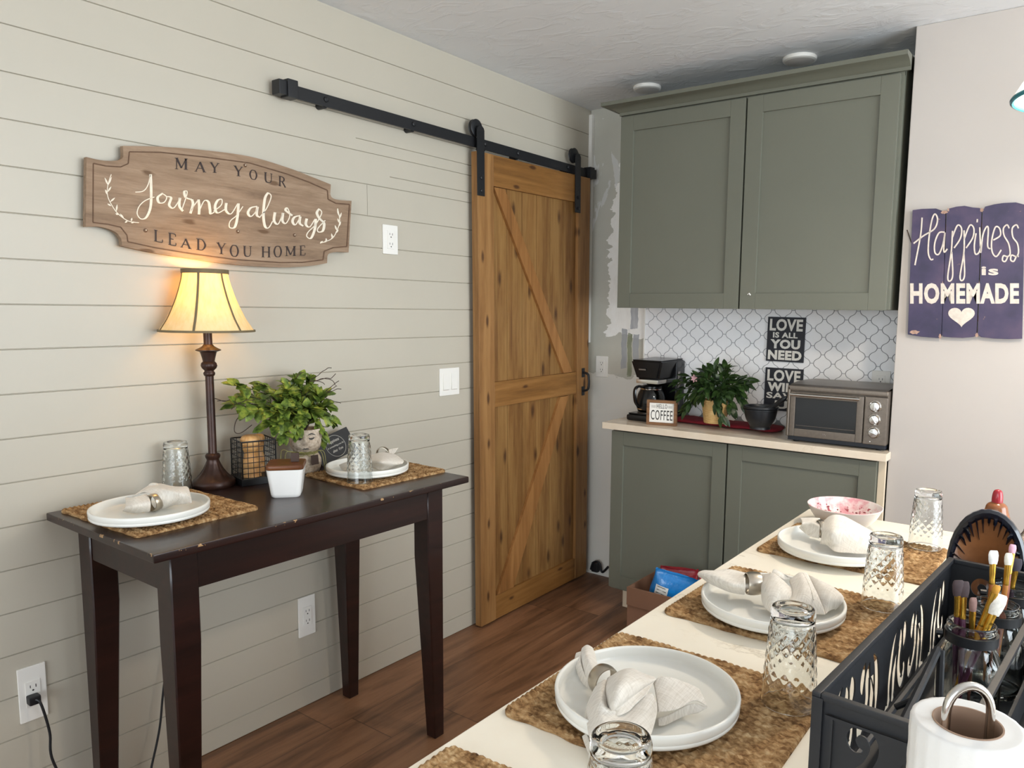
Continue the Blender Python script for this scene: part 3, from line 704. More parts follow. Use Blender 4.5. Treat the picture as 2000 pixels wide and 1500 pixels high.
# ------------------------------------------------------------------ placemats, plates, glasses, napkins
def mk_jute():
    N = Nodes('braided_seagrass'); c = N.coord()
    f = N.noise(N.coord((.4, 1, 1)), 120, 3, .7); g = N.noise(c, 26, 4, .6)
    col = N.ramp(N.math('ADD', N.math('MULTIPLY', f, .65), N.math('MULTIPLY', g, .35)), [(.32, '#402b18'), (.43, '#7d5c3a'), (.53, '#a5835a'), (.68, '#cbb189')])
    N.color(col).set(rough=.85, spec=.2); N.bump(f, .5, .002); return N.mat
m_jute = mk_jute()
def mat_mesh(LX=.36, LY=.325):
    """flat braided mat: rows of rope along X, with a twisted strand relief and a rope border"""
    nx, ny = 150, 136; p = LY/17; rr = random.Random(5); mb = MB(); rows = []; wob = [rr.uniform(-.0012, .0012) for _ in range(400)]
    def h(x, y):
        ex = LX/2-abs(x); ey = LY/2-abs(y); e = min(ex, ey)
        if e < .014:                              # border rope, twisted
            s_ = x if ey < ex else y
            u = (e-.007)/.007
            return .0085*max(0, 1-u*u*.85)**.5*(.82+.18*math.sin(2*PI*(s_/.011+u*.35)))
        r = (y+LY/2)/p; k = math.floor(r); f = r-k-.5
        ph = x/.0125+(k % 2)*.5+abs(f)*.9*(1 if k % 2 else -1)
        return .0035+.0045*math.cos(f*PI)**.7*(.62+.38*math.sin(2*PI*ph)) if abs(f) < .5 else .0035
    top = []; bot = []
    for j in range(ny+1):
        y = -LY/2+LY*j/ny; row = []
        for i in range(nx+1):
            x = -LX/2+LX*i/nx
            # rounded corners
            cx_, cy_ = LX/2-.016, LY/2-.016; qx, qy = x, y
            if abs(x) > cx_ and abs(y) > cy_:
                dx, dy = abs(x)-cx_, abs(y)-cy_; m = max(dx, dy); l = math.hypot(dx, dy) or 1
                qx = math.copysign(cx_+dx*m/l, x); qy = math.copysign(cy_+dy*m/l, y)
            w_ = .0014*math.sin(x*55+1)+.001*math.sin(x*131) if abs(y) > LY/2-.02 else 0
            row.append((qx, qy+w_, .0008+h(x, y)))
        top.append(row)
    mb.grid(top)
    # skirt and underside
    ring = [top[0][i] for i in range(nx+1)]+[top[j][nx] for j in range(1, ny+1)]+[top[ny][i] for i in range(nx-1, -1, -1)]+[top[j][0] for j in range(ny-1, 0, -1)]
    n = len(ring); mb.add(ring+[(a, b, 0.0) for a, b, c in ring], [(i, n+i, n+(i+1) % n, (i+1) % n) for i in range(n)]+[tuple(range(n, 2*n))])
    return mb
mat0 = mat_mesh().build('woven_placemat', m_jute, angle=70, origin=(0, 0, 0))
def place_mat(x0, x1, y0, y1, z, rz, label, first=[True]):
    o = mat0 if first[0] else mat0.copy()
    if not first[0]: COL.objects.link(o)
    first[0] = False
    o.location = ((x0+x1)/2, (y0+y1)/2, z+.0003); o.rotation_euler = (0, 0, rz); o.scale = (abs(x1-x0)/.36, abs(y1-y0)/.325, 1)
    tag(o, label, 'placemat', 'woven seagrass placemats')
ZI = .8
place_mat(.035, .41, -2.427, -2.115, TZ_, math.radians(1.5), 'woven placemat under the plate on the left end of the console table')
place_mat(.165, .452, -1.81, -1.48, TZ_, math.radians(-2), 'woven placemat under the plate on the right end of the console table')
place_mat(1.480, 1.842, -2.437, -2.112, ZI, math.radians(.6), 'woven placemat under the nearest full plate on the island')
place_mat(1.496, 1.866, -1.99, -1.667, ZI, math.radians(-1), 'woven placemat under the middle plate on the island')
place_mat(1.496, 1.866, -1.525, -1.235, ZI, math.radians(-1), 'woven placemat under the farthest plate on the island')
place_mat(1.49, 1.85, -2.865, -2.532, ZI, math.radians(2), 'woven placemat whose corner shows at the bottom edge of the photo')

m_plate = simple('stoneware_cream_glaze', '#e6e5de', .22, var=.015, scale=6, spec=.5)
def plate_mb():
    mb = MB()
    mb.lathe([(.0, 0), (.088, 0), (.095, .0015), (.1, .003), (.118, .0065), (.1258, .0085), (.1278, .011), (.1283, .014), (.1275, .0155), (.1285, .017), (.1292, .0255), (.1284, .0288), (.1262, .0297), (.1242, .0288), (.1232, .026), (.1222, .0165), (.1205, .012), (.1165, .0095), (.1, .008), (.05, .0068), (.0, .0066)], 96, None, 0, None, False, False)
    return mb
plate0 = plate_mb().build('dinner_plate', m_plate, angle=60, origin=(0, 0, 0))
PL = []
def place_plate(u, v, zs, label, dia, first=[True]):
    o = plate0 if first[0] else plate0.copy()
    if not first[0]: COL.objects.link(o)
    first[0] = False
    c = on(u, v, 'Z', zs+.009+.028); o.location = (c.x, c.y, zs+.0093); s = dia/.2584; o.scale = (s, s, s); o.rotation_euler = (0, 0, R_.uniform(0, 6))
    tag(o, label, 'plate', 'stoneware dinner plates'); PL.append(o)
place_plate(294, 986, TZ_, 'cream rimmed plate with ringed napkin on left end of console table', .262)
place_plate(718, 906, TZ_, 'cream rimmed plate behind the tumbler on right end of console table', .25)
place_plate(1263, 1341, ZI, 'cream rimmed plate nearest the camera on the island', .2585)
place_plate(1508.5, 1166, ZI, 'cream rimmed plate in the middle of the three on the island', .26)
place_plate(1632, 1056, ZI, 'cream rimmed plate in front of the white bowl on the island', .26)

def mk_glass(name, col='#ffffff', rough=0.0):
    N = Nodes(name); N.color(col).set(rough=rough, trans=1.0, ior=1.45, spec=.5)
    return N.mat
m_glass = mk_glass('clear_pressed_glass', '#fbfdfc')
def tumbler_mb():
    """upturned tumbler: mouth on the table, pressed diamond relief on the wall"""
    mb = MB(); n = 112; Hh = .141
    def R(z): return .0385+(.0292-.0385)*(z/.141)**1.08
    rows = []
    zs = [0, .0012, .0035, .008, .014, .02, .026]+[.03+.085*i/44 for i in range(45)]+[.119, .124, .1275, .130, .133, .136, .139, .1405]
    for z in zs:
        row = []
        for k in range(n):
            a = 2*PI*k/n; r = R(z)
            if z < .0012: r -= .0008
            m = min(1, max(0, (z-.028)/.006))*min(1, max(0, (.117-z)/.005))
            d = abs(math.sin(7*a+z*165))*abs(math.sin(7*a-z*165+.4))
            r += m*(.0014*d**.8-.0004)
            if z > .126: r = R(.126)+.0004-(.0022*((z-.134)/.0065)**2 if z > .134 else 0)
            row.append((r*math.cos(a), r*math.sin(a), z))
        rows.append(row)
    # base (uppermost), then the inside wall
    for r, z in ((.0245, .141), (.0225, .1395), (.012, .1378), (.0, .1375)):
        rows.append([(r*math.cos(2*PI*k/n), r*math.sin(2*PI*k/n), z) for k in range(n)])
    rows.append([(0, 0, .1275)]*n)
    for r, z in ((.014, .1272), (.0225, .1255), (.0252, .122), (.0262, .115)):
        rows.append([(r*math.cos(2*PI*k/n), r*math.sin(2*PI*k/n), z) for k in range(n)])
    for z in (.09, .06, .03, .01, .002, 0):
        r = R(z)-.0027-(.0004 if z > .02 else -.0006 if z < .003 else 0)
        rows.append([(r*math.cos(2*PI*k/n), r*math.sin(2*PI*k/n), z) for k in range(n)])
    mb.grid(rows, closed_u=True, closed_v=True); return mb
def merge(o, dist=1e-6):
    bm = bmesh.new(); bm.from_mesh(o.data); bmesh.ops.remove_doubles(bm, verts=bm.verts, dist=dist); bmesh.ops.recalc_face_normals(bm, faces=bm.faces); bm.to_mesh(o.data); bm.free()
    o.data.shade_smooth(); o.data.set_sharp_from_angle(angle=math.radians(70)); return o
tumbler0 = merge(tumbler_mb().build('tumbler', m_glass, origin=(0, 0, 0)))
def place_tumbler(x, y, z, label, s=1.0, first=[True]):
    o = tumbler0 if first[0] else tumbler0.copy()
    if not first[0]: COL.objects.link(o)
    first[0] = False; o.location = (x, y, z); o.scale = (s, s, s); o.rotation_euler = (0, 0, R_.uniform(0, 6)); tag(o, label, 'glass', 'upturned pressed glass tumblers')
p = on(347, 960, 'Z', TZ_); place_tumbler(max(p.x, .048), p.y, TZ_+.0005, 'upturned pressed glass tumbler beside the lamp base on the console table', 1.0)
p = on(703, 940, 'Z', TZ_+.009); place_tumbler(p.x, p.y, TZ_+.0095, 'upturned pressed glass tumbler in front of the small black plaque', .99)
p = on(1540, 1377, 'Z', ZI+.005); place_tumbler(p.x, p.y, ZI+.0093, 'upturned pressed glass tumbler beside the near end of the black caddy', 1.0)
p = on(1722, 1187, 'Z', ZI+.005); place_tumbler(p.x, p.y, ZI+.0093, 'upturned pressed glass tumbler right of the middle island plate', .98)
p = on(1806, 1071, 'Z', ZI+.005); place_tumbler(p.x, p.y, ZI+.0093, 'upturned pressed glass tumbler farthest away at the end of the island', .98)
p = on(1213, 1440, 'Z', ZI+.149); place_tumbler(p.x, p.y, ZI+.0093, 'upturned pressed glass tumbler cut by the bottom edge of the photo', 1.0)

def mk_linen():
    N = Nodes('oatmeal_linen'); c = N.coord()
    a = N.noise(N.coord((1, .06, .06)), 620, 2, .6); b = N.noise(N.coord((.06, 1, .06)), 620, 2, .6)
    g = N.math('ADD', N.math('MULTIPLY', a, .5), N.math('MULTIPLY', b, .5))
    N.color(N.ramp(g, [(.35, '#c8c0b4'), (.5, '#d6cfc4'), (.65, '#e0dad0')])).set(rough=.9, spec=.15, sheen=.2); N.bump(g, .35, .0012); return N.mat
m_linen = mk_linen()
m_ring = simple('brushed_silver_ring', '#b9b0a2', .28, metal=1.0, var=.08, scale=40)
def zoomer(x0, y0, sc): return lambda x, y, z: on(x0+x/sc, y0+y/sc, 'Z', z)
def sheet(mb, rows, F, n=5, wr=.0012, seed=0):
    P = [[tuple(F(*q)) for q in r] for r in rows]
    A = [cr(r, n) for r in P]; cols = list(zip(*A)); B = [cr(c, n) for c in cols]; G = [list(r) for r in zip(*B)]
    for i, r in enumerate(G):
        for j, q in enumerate(r):
            v = Vector(q); k = noise.noise(v*38+Vector((seed, 0, 0)))*wr+noise.noise(v*110)*wr*.4
            r[j] = (v.x, v.y, v.z+k)
    mb.grid(G)
def napkin(name, label, sheets, F, zfloor, ring_at, ring_dir, ring_r, ring_w, ring_label, grp='linen napkins on the plates', two=None):
    loc = F(*ring_at)
    t = thing(name, (loc.x, loc.y, zfloor), label, 'napkin', grp)
    for nm, ss in sheets:
        m = MB()
        for i, r in enumerate(ss): sheet(m, r, F, seed=i*7)
        o = m.build(nm, m_linen, t, angle=80)
        md = o.modifiers.new('thickness', 'SOLIDIFY'); md.thickness = .0022; md.offset = 0
        md = o.modifiers.new('smooth', 'SUBSURF'); md.levels = 1; md.render_levels = 1
    d = (F(*ring_dir)-loc); d.z = d.z*.3; d.normalize()
    up = Vector((0, 0, 1)); up = (up-d*up.dot(d)).normalized(); sd = d.cross(up)
    r_ = MB(); w = ring_w/2; th = .0012
    r_.lathe([(ring_r-.0018, -w), (ring_r-.0002, -w*.98), (ring_r+.0012, -w*.5), (ring_r+.0016, 0), (ring_r+.0012, w*.5), (ring_r-.0002, w*.98), (ring_r-.0018, w), (ring_r-.0014, w*.9), (ring_r+.0002, 0), (ring_r-.0014, -w*.9), (ring_r-.0018, -w)], 40, frame(loc, sd, up, d), 0, None, False, False)
    tag(r_.build('napkin_ring', m_ring, None, angle=50, origin=loc), ring_label, 'napkin ring', 'silver napkin rings')
Zf = ZI+.017
F1 = zoomer(1080, 1240, 5.263)
def dz(rows, d=0.0): return [[(x, y, z+d) for x, y, z in r] for r in rows]
napkin('linen_napkin', 'oatmeal linen napkin draped over the rim of the nearest island plate', [
    ('gathered_tail', [
        [[(405, 560, .832), (450, 440, .848), (520, 350, .834)], [(320, 430, .828), (400, 330, .85), (455, 300, .834)], [(285, 230, .834), (350, 210, .852), (430, 190, .837)], [(300, 140, .84), (350, 108, .844), (402, 130, .84)]],
        [[(405, 590, .822), (430, 500, .834)], [(285, 470, .822), (350, 440, .834)], [(224, 290, .83), (290, 290, .838)], [(238, 190, .836), (295, 175, .84)]]]),
    ('front_drape', [
        [[(520, 470, .845), (530, 462, .85), (540, 460, .853), (545, 463, .852), (550, 468, .846)],
         [(430, 545, .842), (470, 545, .853), (505, 560, .858), (530, 590, .855), (548, 625, .846)],
         [(350, 730, .836), (430, 735, .852), (510, 745, .858), (570, 765, .852), (640, 800, .846)],
         [(342, 850, .834), (500, 852, .853), (690, 838, .848), (860, 705, .853), (972, 607, .86)],
         [(355, 970, .836), (540, 960, .848), (740, 930, .848), (920, 820, .851), (1048, 665, .856)],
         [(378, 1100, .83), (560, 1080, .842), (760, 1040, .843), (935, 960, .843), (1068, 800, .844)],
         [(405, 1230, .818), (590, 1190, .83), (780, 1150, .834), (920, 1090, .836), (1005, 1040, .834)]],
        [[(300, 1040, .8105), (345, 1010, .818)], [(345, 1170, .8105), (400, 1150, .818)], [(390, 1290, .8105), (430, 1270, .815)]]]),
    ('rolled_fold', [
        [[(560, 440, .846), (680, 372, .866), (800, 342, .872), (920, 392, .868), (1050, 440, .86)],
         [(545, 560, .856), (640, 520, .877), (760, 470, .881), (900, 470, .873), (1055, 446, .861)],
         [(565, 700, .85), (612, 745, .86), (740, 640, .869), (900, 540, .868), (1060, 452, .861)],
         [(590, 730, .846), (625, 770, .853), (750, 690, .86), (900, 575, .862), (1050, 465, .859)],
         [(600, 790, .846), (650, 832, .85), (770, 790, .853), (870, 690, .858), (965, 608, .861)]]]),
    ('hemmed_corner', [
        [[(1025, 478, .855), (1045, 560, .852), (1068, 700, .846), (1076, 800, .84)],
         [(1150, 425, .863), (1200, 540, .855), (1240, 650, .849), (1290, 760, .842)],
         [(1380, 498, .853), (1405, 560, .85), (1432, 620, .846), (1462, 672, .842)],
         [(1500, 556, .846), (1532, 610, .844), (1562, 670, .841), (1594, 742, .838)]],
        [[(1075, 850, .83), (1082, 935, .823)], [(1200, 815, .833), (1165, 925, .821)], [(1440, 700, .838), (1320, 850, .823)], [(1590, 745, .836), (1490, 800, .828)]]]),
], F1, Zf, (520, 465, .842), (700, 600, .842), .0205, .02, 'silver napkin ring on the nearest island plate')
F2 = zoomer(1360, 1090, 6.667)
napkin('linen_napkin', 'oatmeal linen napkin with a stitched hem on the middle island plate', [
    ('gathered_tail', [[[(640, 190, .858), (640, 300, .868), (640, 390, .858), (630, 478, .836)], [(450, 150, .862), (460, 250, .862), (450, 340, .862), (430, 440, .838)], [(250, 165, .86), (260, 220, .866), (240, 280, .858), (200, 342, .842)], [(110, 160, .856), (90, 190, .862), (80, 225, .858), (80, 262, .848)], [(30, 190, .852), (22, 200, .855), (20, 215, .855), (30, 240, .85)]]]),
    ('front_drape', [[[(830, 220, .86), (835, 320, .858), (848, 400, .85), (850, 480, .838)], [(930, 205, .87), (920, 320, .866), (890, 430, .856), (860, 580, .834)], [(1010, 195, .876), (1000, 320, .87), (940, 480, .856), (890, 640, .832)], [(1120, 285, .868), (1110, 400, .866), (1030, 550, .852), (960, 710, .831)], [(1226, 390, .854), (1238, 470, .852), (1195, 540, .847), (1010, 725, .83)]],
        [[(985, 205, .872), (1000, 150, .878), (1060, 160, .877)], [(1080, 250, .87), (1120, 200, .874), (1180, 225, .871)], [(1140, 290, .862), (1200, 275, .862), (1260, 260, .86)]]]),
    ('hemmed_corner', [[[(1205, 300, .858), (1242, 420, .852), (1222, 540, .846), (1060, 700, .83)], [(1340, 185, .873), (1400, 350, .868), (1400, 520, .855), (1350, 722, .83)], [(1440, 188, .87), (1550, 410, .862), (1625, 570, .849), (1692, 738, .83)]],
        [[(1380, 188, .8735), (1475, 375, .8665), (1520, 545, .853)], [(1395, 187, .874), (1490, 380, .867), (1540, 550, .8535)]]]),
    ('back_corner', [[[(1440, 202, .864), (1545, 412, .856), (1615, 570, .844), (1685, 728, .828)], [(1600, 288, .864), (1700, 400, .862), (1760, 540, .85), (1745, 680, .831)], [(1790, 388, .852), (1880, 480, .85), (1890, 560, .843), (1795, 660, .83)], [(1830, 450, .84), (1916, 520, .84), (1882, 590, .836), (1805, 672, .828)]]]),
], F2, Zf, (740, 330, .853), (1000, 330, .853), .0205, .026, 'silver napkin ring on the middle island plate')
F3 = zoomer(1520, 960, 9.524)
napkin('linen_napkin', 'oatmeal linen napkin puffed up on the plate before the white bowl', [
    ('gathered_tail', [[[(780, 500, .858), (775, 620, .862), (770, 700, .855), (760, 880, .832)], [(610, 485, .862), (620, 570, .864), (600, 660, .852), (570, 830, .832)], [(400, 490, .86), (440, 560, .862), (430, 620, .856), (385, 665, .838)]]]),
    ('front_drape', [[[(830, 560, .866), (815, 700, .862), (800, 880, .842), (770, 975, .83)], [(1000, 437, .884), (1000, 680, .874), (960, 890, .85), (900, 1000, .83)], [(1200, 442, .884), (1250, 700, .872), (1210, 950, .846), (1060, 1115, .828)], [(1500, 602, .866), (1550, 800, .858), (1510, 1000, .843), (1400, 1150, .828)], [(1755, 742, .85), (1750, 900, .845), (1710, 1050, .838), (1640, 1165, .828)]]]),
], F3, Zf, (792, 690, .85), (1000, 690, .85), .0205, .014, 'silver napkin ring mostly hidden in the napkin before the white bowl')
F4 = zoomer(150, 840, 5.263); zt4 = TZ_+.0163
napkin('linen_napkin', 'oatmeal linen napkin on the plate at the left end of the console table', [
    ('gathered_tail', [[[(720, 650, .9), (760, 740, .892), (755, 838, .866)], [(600, 690, .9), (600, 780, .886), (580, 852, .864)], [(500, 690, .89), (500, 790, .882), (465, 835, .866)]]]),
    ('front_drape', [[[(560, 690, .888), (690, 640, .9), (810, 690, .896), (840, 795, .865)], [(720, 580, .902), (830, 600, .912), (930, 690, .896), (880, 812, .864)], [(860, 548, .906), (980, 610, .912), (1080, 690, .896), (1000, 775, .868)], [(1010, 612, .906), (1135, 578, .913), (1172, 680, .9), (1182, 752, .886)]],
        [[(700, 600, .896), (760, 545, .912), (830, 545, .912)], [(780, 600, .898), (860, 590, .906), (930, 610, .904)]]]),
], F4, zt4, (790, 745, .882), (950, 700, .882), .0205, .02, 'silver napkin ring on the left plate of the console table')
F5 = zoomer(560, 820, 5.882)
napkin('linen_napkin', 'oatmeal linen napkin on the plate at the right end of the console table', [
    ('gathered_tail', [[[(1110, 375, .904), (1180, 405, .896)], [(1190, 335, .914), (1232, 392, .9)], [(1286, 322, .918), (1262, 352, .91)]]]),
    ('front_drape', [[[(975, 402, .9), (1100, 373, .906), (1250, 400, .9), (1345, 470, .888)], [(960, 470, .892), (1100, 480, .895), (1230, 490, .886), (1335, 500, .88)], [(975, 520, .876), (1050, 530, .876), (1140, 545, .872), (1290, 520, .872)], [(990, 550, .866), (1060, 575, .864), (1140, 570, .864), (1270, 535, .866)]],
        [[(600, 520, .872), (700, 480, .884), (800, 470, .886)], [(620, 560, .866), (720, 540, .876), (830, 540, .874)], [(660, 590, .862), (760, 590, .866), (870, 590, .864)]]]),
], F5, zt4, (1105, 385, .9), (1190, 340, .9), .0205, .016, 'silver napkin ring on the right plate of the console table')

# ------------------------------------------------------------------ decorations on the console table
def leaf(mb, base, d, up, L, W, mi=0, bend=.25, fold=.18):
    d = Vector(d).normalized(); up = Vector(up); sd = d.cross(up)
    if sd.length < 1e-4: sd = d.orthogonal()
    sd.normalize(); n = sd.cross(d).normalized(); vs = []; fs = []
    for t, w_ in ((0, .06), (.18, .62), (.42, 1), (.7, .78), (.9, .34), (1, .02)):
        c = base+d*(L*t)-n*(bend*L*t*t)
        for s_ in (-1, 0, 1): vs.append(c+sd*(s_*W/2*w_)+n*(fold*abs(s_)*W/2*w_))
    for i in range(5):
        for j in range(2): fs.append((3*i+j, 3*i+j+1, 3*i+j+4, 3*i+j+3))
    mb.add(vs, fs, None, mi)
def mk_leafmat(name, stops, rough=.45):
    N = Nodes(name); c = N.coord()
    N.color(N.ramp(N.noise(c, 42, 3, .6), stops)).set(rough=rough, spec=.35); return N.mat
m_leaf1 = mk_leafmat('spring_green_leaf', [(.32, '#2f4018'), (.45, '#566b28'), (.56, '#788a36'), (.68, '#a3a746')])
m_leaf2 = mk_leafmat('dark_glossy_leaf', [(.3, '#16240f'), (.5, '#263a1a'), (.7, '#3d5426')], .35)
m_twig = simple('dry_twig', '#3b2b22', .8, var=.2, scale=50)
def mk_facepot():
    N = Nodes('weathered_stone_face'); c = N.coord()
    N.color(N.ramp(N.noise(c, 60, 5, .7), [(.35, '#8d7c6b'), (.5, '#bfae9a'), (.65, '#d8cab8')])).set(rough=.8); N.bump(N.noise(c, 90, 4), .4, .002); return N.mat
def face_planter():
    c = Vector((.112, -1.762, TZ_)); t = thing('leafy_planter', tuple(c), 'weathered stone face planter with bright green leaves and twigs on the console table', 'plant')
    fd = (CAM-c); fd.z = 0; fd.normalize(); sd = Vector((0, 0, 1)).cross(fd)
    M_ = frame(c, sd*1, fd*1, (0, 0, 1)) if False else frame(c, -sd, fd, (0, 0, 1))
    p = MB()
    def fn(r, z, a):
        x, y = math.cos(a), math.sin(a); k = 0
        if y > 0:                                  # front relief: brow, nose, cheeks, chin
            k += .012*math.exp(-((x/.16)**2))*max(0, 1-abs((z-.105)/.022))
            k -= .006*math.exp(-(((abs(x)-.38)/.16)**2))*max(0, 1-abs((z-.116)/.014))
            k += .005*math.exp(-((x/.3)**2))*max(0, 1-abs((z-.08)/.01))
            k += .004*math.exp(-(((abs(x)-.45)/.2)**2))*max(0, 1-abs((z-.095)/.014))
        return r+k
    prof = [(.034, 0), (.04, .004), (.045, .02), (.046, .04), (.04, .055), (.034, .063), (.036, .068), (.043, .078), (.047, .09), (.048, .105), (.0485, .118), (.0475, .13), (.046, .138), (.042, .138), (.04, .13), (.0, .128)]
    dense = cr(prof, 4); p.lathe(dense, 56, M_, 0, fn, True, False); p.build('stone_pot', mk_facepot(), t, angle=60)
    for s_ in (-1, 1):
        e = MB(); stroke_polys([[(s_*.018-.0085, .1155, .0012), (s_*.018-.002, .112, .0028), (s_*.018+.003, .112, .0028), (s_*.018+.0085, .1145, .0012)]], lambda a, b: M_ @ Vector((a, .0475-a*a*9, b)), .0015, fd, e, 4)
        stroke_polys([[(s_*.007, .123, .0006), (s_*.018, .128, .0018), (s_*.03, .123, .0006)]], lambda a, b: M_ @ Vector((a, .048-a*a*9, b)), .001, fd, e, 4); e.build('closed_eye', m_slot, t, smooth=False)
    e = MB(); stroke_polys([[(-.01, .0805, .0006), (-.004, .082, .0018), (0, .081, .0016), (.004, .082, .0018), (.01, .0805, .0006)]], lambda a, b: M_ @ Vector((a, .05-a*a*9, b)), .0012, fd, e, 4)
    e.build('mouth_line', m_slot, t, smooth=False)
    rb = MB(); 
    for k in range(5): rb.tube([tuple(M_ @ Vector(((.0355+.0012*(k % 2))*math.cos(a), (.0355+.0012*(k % 2))*math.sin(a), .0615+.0022*k))) for a in [2*PI*i/28 for i in range(28)]], .0012, 5, closed=True)
    for s_, l in ((1, .09), (1, .06), (-1, .05), (-1, .035)):
        rb.tube([tuple(M_ @ Vector(q)) for q in cr([(s_*.02, .036, .064), (s_*(.03+l*.2), .046, .075), (s_*(.035+l*.4), .045, .05+l*.3), (s_*(.045+l*.3), .05, .01)], 6)], .0012, 5)
    for s_ in (-1, 1): rb.tube([tuple(M_ @ Vector(q)) for q in cr([(0, .038, .064), (s_*.014, .048, .072), (s_*.024, .05, .064), (s_*.012, .048, .058), (0, .038, .064)], 6)], .0013, 5)
    rb.build('raffia_bow', simple('raffia', '#8f8a55', .8, var=.2, scale=60), t)
    tg = MB(); tg.box(-.011, .011, .0, .003, 0, .03, .001, M_ @ T(-.027, .05, .032) @ RZ(.2) @ RY(.08)); tg.build('wooden_tag', simple('walnut_tag', '#3d2a20', .6, var=.2), t)
    # foliage: sprays from the pot mouth
    rr = random.Random(11); lv = MB(); tw = MB(); top = c+Vector((0, 0, .13))
    def at(u, v): return on(u, v, 'X', .112)
    tips = [(452, 752, .02), (470, 800, .04), (480, 775, 0), (505, 752, .03), (500, 800, .07), (512, 828, .07), (540, 760, .05), (530, 800, .06), (555, 815, .08), (560, 775, .03), (585, 745, 0), (600, 770, .05), (610, 745, -.01), (620, 790, .05), (590, 800, .07), (630, 815, .04), (622, 850, .03), (532, 846, .06), (562, 836, .05), (498, 830, .05), (455, 790, 0), (635, 770, 0), (570, 755, -.02)]
    for u, v, dx in tips:
        e_ = at(u, v)+Vector((dx, 0, 0)); m_ = top.lerp(e_, .5)+Vector((rr.uniform(-.01, .02), rr.uniform(-.015, .015), .035 if v < 810 else .05))
        path = [Vector(q) for q in cr([tuple(top), tuple(m_), tuple(e_)], 6)]; tw.tube(path, [.0016*(1-.06*i) for i in range(len(path))], 5)
        for i in range(3, len(path)):
            d0 = (path[i]-path[i-1]).normalized()
            for s_ in range(3 if i < len(path)-1 else 4):
                d = (d0+Vector((rr.uniform(-.9, .9), rr.uniform(-.9, .9), rr.uniform(-.6, .7)))).normalized()
                b = path[i]; L = rr.uniform(.028, .044)
                if b.x+d.x*L < .012: d.x = abs(d.x)
                leaf(lv, b, d, (rr.uniform(-.4, .4)+.5, rr.uniform(-.6, .3), 1), L, L*rr.uniform(.58, .75))
    lv.build('leaves', m_leaf1, t, angle=80)
    tw.build('stems', m_twig, t)
    for k in range(16):                           # dark curling twigs at both sides
        s_ = at(*rr.choice(((475, 795), (490, 780), (605, 760), (618, 775), (600, 745))))+Vector((rr.uniform(-.05, .04), 0, 0)); P = [s_]
        d = Vector((rr.uniform(-.3, .4), -1 if s_.y < -1.78 else 1, rr.uniform(-.2, .8))).normalized()
        for i in range(7):
            d = (d+Vector((rr.uniform(-.5, .5), rr.uniform(-.6, .6), rr.uniform(-.6, .5)))).normalized(); q = P[-1]+d*.013; q.x = max(q.x, .012); P.append(q)
        dk = MB(); dk.tube(cr([tuple(q) for q in P], 3), .0011, 5); dk.build('twig', m_twig, t)
    for us in ([(478, 806), (462, 820), (458, 842), (470, 846), (492, 830)], [(575, 745), (585, 730), (596, 727), (592, 735)], [(620, 800), (628, 830), (640, 834)]): 
        dk = MB(); dk.tube(cr([tuple(at(*q)) for q in us], 5), .0012, 5); dk.build('twig', m_twig, t)
face_planter()

m_mill = wood('turned_light_wood', [(.3, '#a9713a'), (.5, '#cf9c62'), (.7, '#e0b880')], 'Z', 1.5, .4, stretch=6)
def wire_basket():
    cl, cf = on(456, 927, 'Z', TZ_), on(502, 954.5, 'Z', TZ_)
    # square base turned towards the camera: front corner, left corner
    ctr = on(497, 940, 'Z', TZ_); ctr.x = max(ctr.x, .085); a = math.radians(-14); S = .048; hh = .128
    t = thing('wire_basket', tuple(ctr), 'black wire caddy on a black wooden base holding two light wood mills', 'basket', rz=a)
    o = MB(); o.box(-S-.004, S+.004, -S-.004, S+.004, 0, .02, .002); o.build('base', m_black, None).parent = t
    w = MB()
    for z in [.02+i*(hh-.02)/7 for i in range(8)]:
        w.tube([(-S, -S, z), (S, -S, z), (S, S, z), (-S, S, z)], .0011 if z < hh-.001 else .0022, 5, closed=True)
    for s_ in [-S+2*S*i/6 for i in range(7)]:
        k = .0022 if abs(abs(s_)-S) < 1e-6 else .001
        for q in ((s_, -S), (s_, S), (-S, s_), (S, s_)): w.tube([(q[0], q[1], .02), (q[0], q[1], hh)], k, 5)
    hb = [(-S, -.01, hh), (-S, 0, hh+.02), (-S*.8, .005, hh+.05)]
    w.build('wire_cage', m_black, None).parent = t
    def mill(x, y, r, h, lab):
        p = Matrix.Rotation(a, 4, 'Z') @ Vector((x, y, 0))+ctr
        m = thing('wooden_mill', (p.x, p.y, TZ_+.0205), lab, 'mill')
        prof = [(.0, 0), (r*.95, 0), (r, .003), (r*.98, .02), (r*.92, .026), (r*.98, .032), (r*1.0, .042), (r*.85, .05), (r*.72, .06), (r*.7, .07), (r*.8, .078), (r*.95, .084), (r*1.0, .092)]
        b = MB(); b.lathe(cr(prof, 3), 36, T(p.x, p.y, TZ_+.0205), 0, None, False, True); b.build('body', m_mill, m)
        k = MB(); k.lathe(cr([(r*.9, .0925), (r*1.02, .096), (r*1.05, h*.86), (r*.95, h*.94), (r*.6, h*.99), (0.0, h)], 3), 36, T(p.x, p.y, TZ_+.0205), 0, None, True, False); k.build('cap', m_mill, m)
    mill(.014, -.012, .0268, .123, 'larger turned wooden mill at the front of the wire caddy')
    mill(-.03, .027, .0165, .116, 'slimmer turned wooden mill at the back left of the wire caddy')
wire_basket()

